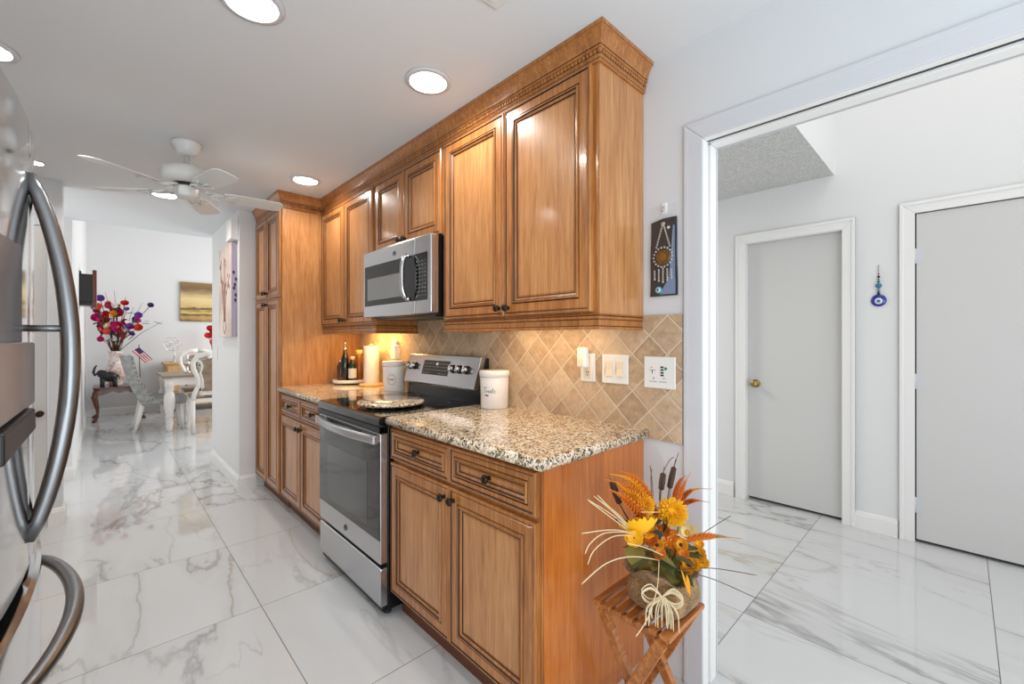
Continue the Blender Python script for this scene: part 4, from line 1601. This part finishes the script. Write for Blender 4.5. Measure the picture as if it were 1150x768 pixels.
for u, v in ((112, 352), (120, 358), (128, 361), (134, 360), (138, 375), (144, 382), (158, 363), (172, 361), (132, 344), (124, 369), (118, 345), (165, 361), (112, 362), (140, 352), (148, 360), (122, 380)):
    p = vp(u, v, rnd.uniform(-.1, .05))
    lv = MB()
    leaf(lv, p, (rnd.uniform(-.4, 1), rnd.uniform(-.6, .2), rnd.uniform(-.2, .5)), .13, .042)
    lv.build('leaf', FL['dkgreen'], r, fix=False)

# elephant figurine
ex, ey_, ez = -1.50, 9.02, st_z
em = mat('black_stone', (26, 22, 22), .35)
r = thing('elephant_figurine', 'black elephant figurine with raised trunk beside the vase', 'figurine', (ex, ey_, ez))
mb = MB()
mb.ell((ex, ey_, ez + .155), (.105, .065, .075), 14, 10)
mb.ell((ex - .085, ey_, ez + .205), (.055, .045, .058), 12, 8)
for dx, dy in ((-.07, -.03), (-.07, .03), (.065, -.03), (.065, .03)):
    mb.tube([(ex + dx, ey_ + dy, ez + .14), (ex + dx * 1.05, ey_ + dy, ez + .06), (ex + dx * 1.05, ey_ + dy, ez + .001)], [.034, .026, .028], 10)
mb.tube([(ex - .12, ey_, ez + .21), (ex - .155, ey_, ez + .185), (ex - .17, ey_, ez + .23), (ex - .155, ey_, ez + .30), (ex - .135, ey_, ez + .335)], [.026, .021, .017, .013, .009], 10)
mb.tube([(ex + .10, ey_, ez + .18), (ex + .12, ey_, ez + .13), (ex + .115, ey_, ez + .10)], [.008, .006, .005], 6)
mb.build('body', em, r)
for sgn in (-1, 1):
    MB().ell((ex - .055, ey_ + sgn * .052, ez + .20), (.040, .010, .052), 12, 8).build('ear', em, r)
    MB().tube([(ex - .125, ey_ + sgn * .018, ez + .185), (ex - .155, ey_ + sgn * .022, ez + .165), (ex - .175, ey_ + sgn * .022, ez + .175)], [.006, .005, .002], 6).build('tusk', M['white_ceramic'], r)

# small flag
p0 = Vector((-1.135, 9.08, st_z))
r = thing('small_flag', 'little striped stick flag behind the grey chair back', 'flag', p0)
MB().lathe([(.035, 0), (.035, .012), (.012, .02), (.01, .04)], p0, 16).build('base', M['black'], r)
MB().tube([p0 + Vector((0, 0, .02)), p0 + Vector((-.015, 0, .64))], .006, 6).build('stick', M['cherry'], r)
mb = MB()
fl_m = [mat('flag_red', (176, 40, 52), .8), mat('flag_white', (232, 228, 226), .8), mat('flag_blue', (44, 54, 104), .8)]
top = p0 + Vector((-.013, -.005, .60))
du = Vector((.62, 0, -.75)).normalized()
dv = Vector((-.80, 0, -.55)).normalized()
for j in range(7):
    for i in range(8):
        f = lambda a, b: top + du * (a * .26 / 8) + dv * (b * .13 / 7) * .8 + Vector((0, .010 * math.sin(a * 1.1 + b * .3), 0))
        mb.add([f(i, j), f(i + 1, j), f(i + 1, j + 1), f(i, j + 1)], [(0, 1, 2, 3)], 2 if (i < 3 and j < 4) else j % 2, True)
mb.build('cloth', fl_m, r, fix=False)

# grey upholstered chair facing +x
gx, gy = -.99, 7.81
r = thing('upholstered_chair', 'grey upholstered dining chair with studded back and white legs, seen sideways', 'chair', (gx, gy, 0), 'chairs at the dining table')
wy = .25
prof_s = [(-.20, .37), (.27, .36), (.29, .40), (.28, .46), (.10, .475), (-.16, .47), (-.22, .44)]
MB().prism(prof_s, lambda a, b, h: (gx + a, gy + h, b), -wy, wy).build('seat', M['grey_fabric'], r, bevel=.015)
secs = [(-.19, -.05, .385), (-.245, -.07, .47), (-.285, -.12, .55), (-.325, -.185, .66), (-.352, -.222, .76), (-.376, -.248, .86), (-.40, -.268, .96), (-.415, -.285, 1.03), (-.405, -.31, 1.05)]
MB().loft([[(gx + a, gy - wy - .006, z), (gx + a, gy + wy + .006, z), (gx + b, gy + wy + .006, z), (gx + b, gy - wy - .006, z)] for a, b, z in secs], 0, True, True, False).build(
    'backrest', M['grey_fabric'], r, bevel=.006)
mb = MB()
studs = [(a + b, z) for a, b, z in ((-.288, -.01, 1.0), (-.278, -.01, .94), (-.264, -.01, .88), (-.25, -.01, .82), (-.233, -.01, .76), (-.214, -.01, .71), (-.192, -.01, .66), (-.162, -.01, .61), (-.128, -.01, .55), (-.098, -.01, .50), (-.08, -.01, .44))]
for a, b in studs:
    mb.ell((gx + a, gy - wy - .007, b), (.007, .004, .007), 8, 5)
mb.build('stud', M['bronze'], r)
for dx0, dx1, dy in ((-.19, -.28, -.20), (-.19, -.28, .20), (.22, .24, -.20), (.22, .24, .20)):
    MB().tube([(gx + dx0, gy + dy, .40), (gx + (dx0 * .55 + dx1 * .45), gy + dy, .18), (gx + dx1, gy + dy, 0)], [.032, .026, .018], 8).build('leg', M['tablewhite'], r)

# dining table
dx0, dx1, dy0, dy1 = -.99, .55, 7.42, 8.30
r = thing('dining_table', 'white dining table with turned legs and wooden top', 'table', ((dx0 + dx1) / 2, (dy0 + dy1) / 2, 0))
MB().box(dx0, dx1, dy0, dy1, .735, .765).build('tabletop', mat('grey_oak_top', (150, 130, 108), .35), r, bevel=.008)
MB().box(dx0 + .04, dx1 - .04, dy0 + .04, dy1 - .04, .625, .736).build('apron', M['tablewhite'], r, bevel=.004)
for xx in (dx0 + .085, dx1 - .085):
    for yy in (dy0 + .085, dy1 - .085):
        MB().lathe([(.058, .735), (.058, .60), (.045, .59), (.055, .57), (.045, .55), (.040, .54), (.058, .50), (.064, .42), (.060, .33), (.042, .23), (.038, .215), (.050, .20), (.038, .185), (.044, .10), (.034, .03), (.034, 0)],
                   (xx, yy, 0), 20).build('leg', M['tablewhite'], r)


def carved_chair(label, cx, cy, face):
    """carved frame chair, back towards -face*y"""
    r = thing('carved_chair', label, 'chair', (cx, cy, 0), 'carved chairs at the dining table')
    f = face
    Q = lambda x, y, z: (cx + x, cy + f * y, z)
    # serpentine back stiles
    for s in (-1, 1):
        mb = MB().tube([Q(s * .225, 0, .44), Q(s * .205, -.01, .54), Q(s * .165, -.03, .64), Q(s * .175, -.05, .74), Q(s * .225, -.07, .86), Q(s * .235, -.085, .95), Q(s * .19, -.095, 1.03), Q(s * .09, -.10, 1.065), Q(0, -.10, 1.075)],
                       [.030, .028, .027, .027, .028, .029, .030, .032, .034], 10)
        mb.build('back_stile', M['tablewhite'], r)
        mb = MB().tube([Q(s * .17, -.02, .66), Q(s * .120, -.03, .60), Q(s * .115, -.03, .52), Q(s * .13, -.02, .50)], .015, 8)
        mb.tube([Q(s * .19, -.08, .98), Q(s * .145, -.08, .95), Q(s * .125, -.07, .88), Q(s * .15, -.06, .80), Q(s * .12, -.05, .70), Q(s * .115, -.04, .60)], .017, 8)
        mb.build('splat_frame', M['tablewhite'], r)
    pl = [(-.13, .56), (.13, .56), (.11, .70), (.14, .82), (.115, .90), (.13, .97), (.08, 1.0), (-.08, 1.0), (-.13, .97), (-.115, .90), (-.14, .82), (-.11, .70)]
    MB().prism(pl, lambda a, b, h: Q(a, -.03 - .12 * (b - .55) + h, b), -.016, .016).build('splat_panel', M['tan_fabric'], r)
    MB().box(cx - .24, cx + .24, cy + f * .0, cy + f * .46, .40, .455).build('seat_rail', M['tablewhite'], r, bevel=.008)
    MB().box(cx - .225, cx + .225, cy + f * .02, cy + f * .45, .44, .50).build('seat', M['tan_fabric'], r, bevel=.02)
    MB().box(cx - .15, cx + .15, cy - f * .02, cy + f * .015, .50, .56).build('lower_rail', M['tablewhite'], r, bevel=.006)
    for s in (-1, 1):
        MB().tube([Q(s * .225, 0, .46), Q(s * .225, -.01, .24), Q(s * .225, -.05, 0)], [.030, .026, .022], 8).build('leg', M['tablewhite'], r)
        MB().tube([Q(s * .21, .43, .42), Q(s * .225, .44, .30), Q(s * .215, .43, .14), Q(s * .225, .455, .02), Q(s * .225, .455, 0)], [.034, .032, .022, .026, .024], 8).build('leg', M['tablewhite'], r)
    return r


carved_chair('white carved dining chair with taupe splat, its back towards the kitchen', -.47, 7.10, 1)
carved_chair('white carved dining chair on the far side of the dining table', -.44, 8.56, -1)

# wooden chest against the back wall with ornaments
r = thing('wooden_chest', 'light wood drawer chest against the dining back wall', 'chest', (-.50, 9.5, 0))
MB().box(-.80, .35, 9.32, 9.70, .10, .83).build('body', M['pine'], r, bevel=.004)
MB().box(-.83, .38, 9.29, 9.72, .83, .86).build('top', M['pine'], r, bevel=.005)
for x0_ in (-.78, -.21):
    for z0_ in (.14, .37, .60):
        dw = MB().box(x0_, x0_ + .54, 9.302, 9.322, z0_, z0_ + .20).build('drawer', M['pine'], r, bevel=.006)
        MB().ell((x0_ + .27, 9.29, z0_ + .10), (.018, .016, .018), 10, 7).build('knob', M['bronze'], dw)
for xx in (-.77, .32):
    for yy in (9.35, 9.67):
        MB().tube([(xx, yy, .105), (xx, yy, 0)], [.028, .02], 8).build('leg', M['pine'], r)
gl = mat('clear_glass', (225, 228, 230), .08, trans=.75, ior=1.3)
p = Vector((-.68, 9.48, .86))
r = thing('wire_ornament', 'silver wire flower ornament standing on the wooden chest', 'ornament', p)
MB().lathe([(.06, 0), (.06, .015), (.02, .02)], p, 20).build('base', M['chrome'], r)
MB().tube([p + Vector((0, 0, .01)), p + Vector((.02, 0, .14)), p + Vector((-.02, 0, .24))], .006, 6).build('stem', M['chrome'], r)
mb = MB()
for k in range(6):
    a = 2 * PI * k / 6
    c_ = p + Vector((-.02 + .07 * math.cos(a), 0, .31 + .07 * math.sin(a)))
    mb.tube([c_ + Vector((.05 * math.cos(t), .006 * math.sin(3 * t), .05 * math.sin(t))) for t in [2 * PI * j / 14 for j in range(15)]], .0045, 5)
mb.build('wire_petal', M['chrome'], r)
p = Vector((-.52, 7.75, .765))
r = thing('glass_centerpiece', 'clear glass bowl centrepiece on the dining table', 'bowl', p)
MB().lathe([(.06, 0), (.065, .008), (.02, .02), (.018, .08), (.05, .11), (.13, .16), (.17, .20), (.165, .20), (.12, .155), (.04, .12), (.005, .115)], p, 28).build('bowl', gl, r)
p = Vector((-.66, 7.95, .765))
r = thing('candlestick', 'short silver candlestick standing on the dining table', 'candlestick', p)
MB().lathe([(.045, 0), (.045, .01), (.015, .02), (.012, .10), (.03, .12), (.03, .16), (.02, .16)], p, 18).build('stem', M['chrome'], r)
MB().lathe([(.018, .155), (.018, .26), (.004, .262)], p, 14).build('candle', M['white_ceramic'], r)
p = Vector((-.10, 9.46, .86))
r = thing('red_flower_pot', 'red silk flower bunch in a pale pot on the wooden chest', 'flower pot', p)
MB().lathe([(.05, 0), (.06, .01), (.075, .13), (.08, .14), (.07, .14), (.05, .12)], p, 22).build('pot', M['white_ceramic'], r)
mb = MB()
for k in range(9):
    q_ = p + Vector((rnd.uniform(-.12, .05), rnd.uniform(-.06, .06), rnd.uniform(.30, .62)))
    mb.tube([p + Vector((0, 0, .10)), (p + q_) / 2 + Vector((0, 0, .08)), q_], .004, 5)
    bloom('blossom', q_, .055, FL['red'], 6, None, r)
mb.build('stem', FL['leaf'], r)

# ================================================================== AUTUMN FLOWERS ON THE STOOL
px, py, pz = -.300, .640, .4525
r = thing('autumn_flower_arrangement', 'autumn arrangement of yellow flowers in a burlap pot on the slatted stool', 'flower arrangement', (px, py, pz))
rnd = random.Random(4)
# burlap wrapped pot: soft square bag with folds
rings = []
N = 40
for t, rr in ((0, .078), (.010, .098), (.035, .106), (.065, .104), (.082, .094), (.094, .092), (.108, .104), (.120, .116), (.122, .104), (.108, .08)):
    ring = []
    for k in range(N):
        a = 2 * PI * k / N + T * 0
        sq = 1 / max(abs(math.cos(a)), abs(math.sin(a))) ** .45
        fold = 1 + .04 * math.sin(5 * a + t * 30) + .035 * math.sin(13 * a + 2 + t * 60) * (1 if t > .03 else .2) + rnd.uniform(-.012, .012)
        R = rr * sq * .93 * fold
        ring.append(Vector((px + R * math.cos(a), py + R * math.sin(a), pz + t + (.012 * math.sin(4 * a + 1) + .006 * math.sin(9 * a) if t > .1 else 0))))
    rings.append(ring)
pot = MB().loft(rings, 0, True, True, True).build('burlap_pot', M['burlap'], r)
md = pot.modifiers.new('sub', 'SUBSURF')
md.levels = md.render_levels = 1
MB().lathe([(.01, .100), (.088, .102), (.08, .115), (.01, .130)], (px, py, pz), 20).build('moss_fill', FL['olive'], r)
vd = (CAM - Vector((px, py, CAM.z))).normalized()     # horizontal direction towards the room
rt = Vector((-vd.y, vd.x, 0))
knotp = Vector((px, py, pz + .082)) + vd * .118 - rt * .004
mb = MB()
for k in range(26):
    s = rnd.uniform(-1, 1)
    L = rnd.uniform(.05, .12)
    e = knotp + rt * (s * .045) + Vector((0, 0, -L)) + vd * rnd.uniform(0.004, .022)
    e.z = max(e.z, pz + .004)
    mb.tube(smooth([knotp + rt * rnd.uniform(-.01, .01), (knotp + e) / 2 + rt * (s * .018) + vd * .012 + Vector((0, 0, .012)), e]), .0016, 5)
for sgn in (-1, 1):
    for k in range(5):
        o_ = rnd.uniform(-.008, .008)
        mb.tube(smooth([knotp, knotp + rt * sgn * .03 + Vector((0, 0, .022 + o_)), knotp + rt * sgn * .055 + Vector((0, 0, .004 + o_)) + vd * .006, knotp + rt * sgn * .035 + Vector((0, 0, -.02 + o_)), knotp]), .0016, 5)
mb.build('raffia_bow', M['raffia'], r)
A = lambda u, v, d=0: at(u, v, y=py - d)
TOP = Vector((px, py, pz + .13))


def mum(p, rad, m1, m2):
    nrm = ((CAM - p).normalized() + Vector((0, 0, .25))).normalized()
    q = Vector((0, 0, 1)).rotation_difference(nrm).to_matrix()
    mb = MB()
    for L in range(9):
        el = math.radians(-14 + 11 * L)
        n_ = max(5, int(26 * math.cos(max(el, 0))))
        for k in range(n_):
            a = 2 * PI * (k + .5 * (L % 2)) / n_ + rnd.uniform(-.12, .12)
            e2 = el + rnd.uniform(-.08, .08)
            d = Vector((math.cos(a) * math.cos(e2), math.sin(a) * math.cos(e2), .62 * math.sin(e2)))
            s = Vector((-math.sin(a), math.cos(a), 0))
            up = d.cross(s)
            RL = rad * rnd.uniform(.90, 1.06)
            rows = []
            for t, ww in ((.25, .4), (.6, .9), (.85, 1), (1, .2)):
                c_ = d * RL * t
                rows.append([p + q @ (c_ - s * rad * .085 * ww + up * rad * .05 * ww), p + q @ c_, p + q @ (c_ + s * rad * .085 * ww + up * rad * .05 * ww)])
            mb.loft(rows, 1 if L > 6 and k % 2 else 0, False, False, True)
    mb.ell(p, (rad * .5, rad * .5, rad * .4), 12, 8, 0, q)
    return mb.build('chrysanthemum', [m1, m2], r, fix=False)


def stem_to(mb, p, wd=.0025, col=None):
    b = TOP + Vector((rnd.uniform(-.03, .03), rnd.uniform(-.03, .03), -.03))
    mb.tube([b, (b + p) / 2 + Vector((0, 0, .02)), p], wd, 6)


st = MB()
for u, v, rad, d in ((755, 575, .044, .05), (722, 567, .034, .0)):
    p = A(u, v, d)
    mum(p, rad, FL['yellow'], FL['gold'])
    stem_to(st, p - Vector((0, .02, .02)))
# sunflower seen from the side
p = A(719, 598, .05)
bloom('sunflower', p, .052, FL['yellow'], 11, FL['brown'], r, nrm=(.35, .55, 1), layers=2, cup=.55)
stem_to(st, p)
for u, v, rad, d in ((774.5, 634, .030, .075), (783, 622, .027, .06)):
    p = A(u, v, d)
    bloom('daisy', p, rad, FL['gold'], 9, FL['brown'], r, layers=2, cup=.18)
    stem_to(st, p)
p = A(772, 598, .04)
bloom('cream_blossom', p, .028, FL['cream'], 6, FL['gold'], r, cup=.5)
stem_to(st, p)
p = A(785, 611, .03)
bloom('small_blossom', p, .016, FL['yellow'], 6, None, r, cup=.5)
for u, v, rad, d, k in ((738, 612, .020, .06, 'gold'), (730, 604, .022, .05, 'rust'), (765, 612, .020, .07, 'gold'), (746, 596, .018, .04, 'rust'), (790, 632, .018, .07, 'yellow'), (767, 622, .018, .08, 'orange'),
                        (741, 622, .016, .09, 'orange'), (712, 604, .024, .05, 'yellow'), (727, 596, .022, .04, 'yellow')):
    p = A(u, v, d)
    bloom('small_blossom', p, rad, FL[k], 8, FL['brown'] if k == 'gold' else None, r, layers=2, cup=.22)
    stem_to(st, p)
for u, v in ((753, 606), (757, 612), (748, 612), (756, 600), (760, 606)):
    p = A(u, v, .05)
    bloom('small_blossom', p, .014, FL['orange'], 6, FL['gold'], r, cup=.2)
    stem_to(st, p)
st.build('stem', FL['olive'], r)


def plume(pts, rad, m, tip=None):
    """foxtail plume: fuzzy tapering spike along pts"""
    P = [Vector(q) for q in pts]
    # catmull sampling
    out = []
    n_ = 30
    for i in range(n_ + 1):
        t = i / n_ * (len(P) - 1)
        k = min(int(t), len(P) - 2)
        f = t - k
        p0_, p1_, p2_, p3_ = P[max(k - 1, 0)], P[k], P[k + 1], P[min(k + 2, len(P) - 1)]
        out.append(.5 * ((2 * p1_) + (p2_ - p0_) * f + (2 * p0_ - 5 * p1_ + 4 * p2_ - p3_) * f * f + (3 * p1_ - p0_ - 3 * p2_ + p3_) * f ** 3))
    mb = MB()
    rad_ = [rad * (.35 + .65 * math.sin(PI * min(1, (i / n_) * 1.15 + .08)) ** .7) * (1 - .75 * (i / n_) ** 3) for i in range(n_ + 1)]
    mb.tube(out, [q * .55 for q in rad_], 7)
    for i in range(2, n_):
        d = (out[i + 1] - out[i - 1]).normalized()
        a0 = d.orthogonal().normalized()
        b0 = d.cross(a0)
        for k in range(7):
            a = 2 * PI * k / 7 + i * .5
            nn = a0 * math.cos(a) + b0 * math.sin(a)
            base_ = out[i] + nn * rad_[i] * .4
            mb.tube([base_, base_ + nn * rad_[i] * .75 + d * rad_[i] * 1.1], [rad_[i] * .28, rad_[i] * .06], 4, 1 if (tip and i > n_ * .6) else 0)
    return mb.build('foxtail_plume', [m, tip or m], r)


plume([A(735, 600), A(718, 560), A(700, 545, .02), A(678, 538, .03)], .012, FL['orange'])
plume([A(738, 596), A(722, 556), A(706, 538, .02), A(684, 532, .03)], .012, FL['gold'])
plume([A(740, 590), A(728, 556), A(712, 536), A(695, 528, .02)], .012, FL['orange'])
plume([A(736, 602, .03), A(716, 574, .04), A(700, 558, .05), A(683, 549, .06)], .014, FL['orange'])
plume([A(734, 598, .02), A(716, 562, .02), A(704, 552, .03), A(692, 541, .03)], .013, FL['gold'])
plume([A(757, 580), A(762, 560), A(768, 545), A(776, 529)], .009, FL['orange'])
plume([A(755, 578), A(758, 556), A(764, 540), A(770, 534)], .009, FL['rust'])
plume([A(758, 582), A(765, 562), A(778, 550, .03), A(800, 549, .07)], .009, FL['rust'], FL['gold'])
plume([A(760, 584), A(768, 567), A(780, 562, .03), A(797, 564, .07)], .009, FL['rust'], FL['orange'])
plume([A(762, 608, .06), A(785, 603, .10), A(805, 602, .13), A(834, 605, .15)], .0105, FL['orange'], FL['olive'])
for pts in ([A(738, 600), A(742, 553), A(745, 531)], [A(745, 598), A(751, 552), A(757, 524)], [A(715, 600), A(697, 568), A(687, 541)]):
    mb = MB()
    d = (pts[2] - pts[1])
    a_, b_ = pts[1] + d * .12, pts[2]
    q_ = (b_ - a_)
    mb.tube([a_, a_ + q_ * .06, a_ + q_ * .5, a_ + q_ * .94, b_], [.003, .0085, .0095, .0085, .003], 10)
    ct_ = mb.build('cattail', FL['brown'], r)
    MB().tube([pts[0], pts[1], b_ + q_ * .35], [.0025, .002, .001], 6).build('cattail_stem', FL['twig'], ct_)
# curly dark twigs
mb = MB()
for pts in ([A(742, 600), A(741, 545), A(750, 520), A(757, 513)], [A(735, 605), A(733, 550), A(730, 522)], [A(738, 600), A(733, 570), A(731, 540), A(732, 526)], [A(765, 615), A(800, 592, .10), A(821, 579, .14)],
            [A(760, 640, .06), A(800, 638, .12), A(850, 646, .2)], [A(760, 640, .06), A(800, 650, .12), A(850, 672, .2)], [A(752, 560), A(756, 530), A(762, 508)]):
    pts = smooth(pts)
    mb.tube(pts, [.0018] + [.0013] * (len(pts) - 2) + [.0006], 5)
mb.build('dark_twig', FL['twig'], r)
mb = MB()
for pts in ([A(712, 600, .02), A(690, 580, .05), A(660, 561, .08)], [A(710, 600, .02), A(694, 580, .05), A(667, 557, .08)], [A(714, 600, .02), A(692, 577, .05), A(671, 556, .08)],
            [A(714, 602, .02), A(690, 584, .05), A(662, 563, .08)], [A(712, 600, .02), A(697, 580, .05), A(674, 562, .08)],
            [A(720, 601, .04), A(690, 595, .07), A(653, 599, .10)], [A(715, 598, .04), A(682, 598, .08), A(664, 609, .10), A(657, 622, .11)], [A(715, 602, .04), A(690, 602, .08), A(668, 617, .10), A(660, 634, .11)],
            [A(745, 630, .08), A(712, 625, .11), A(682, 632, .13), A(653, 656, .14)], [A(760, 600, .08), A(772, 606, .08)], [A(705, 610, .09), A(725, 615, .10), A(746, 624, .10)],
            [A(720, 575, .05), A(738, 575, .06)], [A(740, 630, .10), A(738, 660, .14), A(728, 693, .155), A(714, 715, .16)]):
    pts = smooth(pts)
    mb.tube(pts, [.0015] + [.0012] * (len(pts) - 2) + [.0006], 5)
mb.build('straw', FL['straw'], r)
for k_ in range(22):
    a_ = 2 * PI * k_ / 22 + rnd.uniform(-.1, .1)
    mb = MB()
    leaf(mb, Vector((px + .05 * math.cos(a_), py + .05 * math.sin(a_), pz + .118 + rnd.uniform(0, .05))), (math.cos(a_), math.sin(a_), rnd.uniform(-.05, .9)), rnd.uniform(.05, .085), .017, .35)
    mb.build('leaf', FL[rnd.choice(['leaf', 'olive', 'olive', 'gold', 'brown', 'rust'])], r, fix=False)
for (u, v, d, dirv, L, wdt, k) in ((716, 612, .06, (-.8, -.3, .10), .085, .026, 'olive'), (730, 615, .07, (.3, -.6, -.25), .07, .022, 'olive'), (712, 588, .03, (-.7, .2, .45), .08, .016, 'brown'),
                                   (725, 590, .04, (.5, -.2, .2), .06, .018, 'dkgreen'), (742, 622, .08, (-.3, -.5, -.1), .06, .018, 'leaf'), (758, 625, .08, (.4, -.4, -.1), .06, .02, 'leaf'),
                                   (770, 618, .06, (.7, -.1, .1), .06, .02, 'leaf'), (745, 598, .04, (.1, -.1, 1), .07, .02, 'leaf'), (735, 610, .05, (-.2, -.2, .8), .07, .02, 'dkgreen'), (765, 640, .10, (.1, -.3, -.8), .05, .012, 'gold'),
                                   (771, 645, .10, (0, -.2, -.9), .05, .010, 'gold'), (750, 618, .06, (-.5, 0, .5), .06, .02, 'leaf')):
    mb = MB()
    leaf(mb, A(u, v, d), dirv, L, wdt, .25)
    mb.build('leaf', FL[k], r, fix=False)
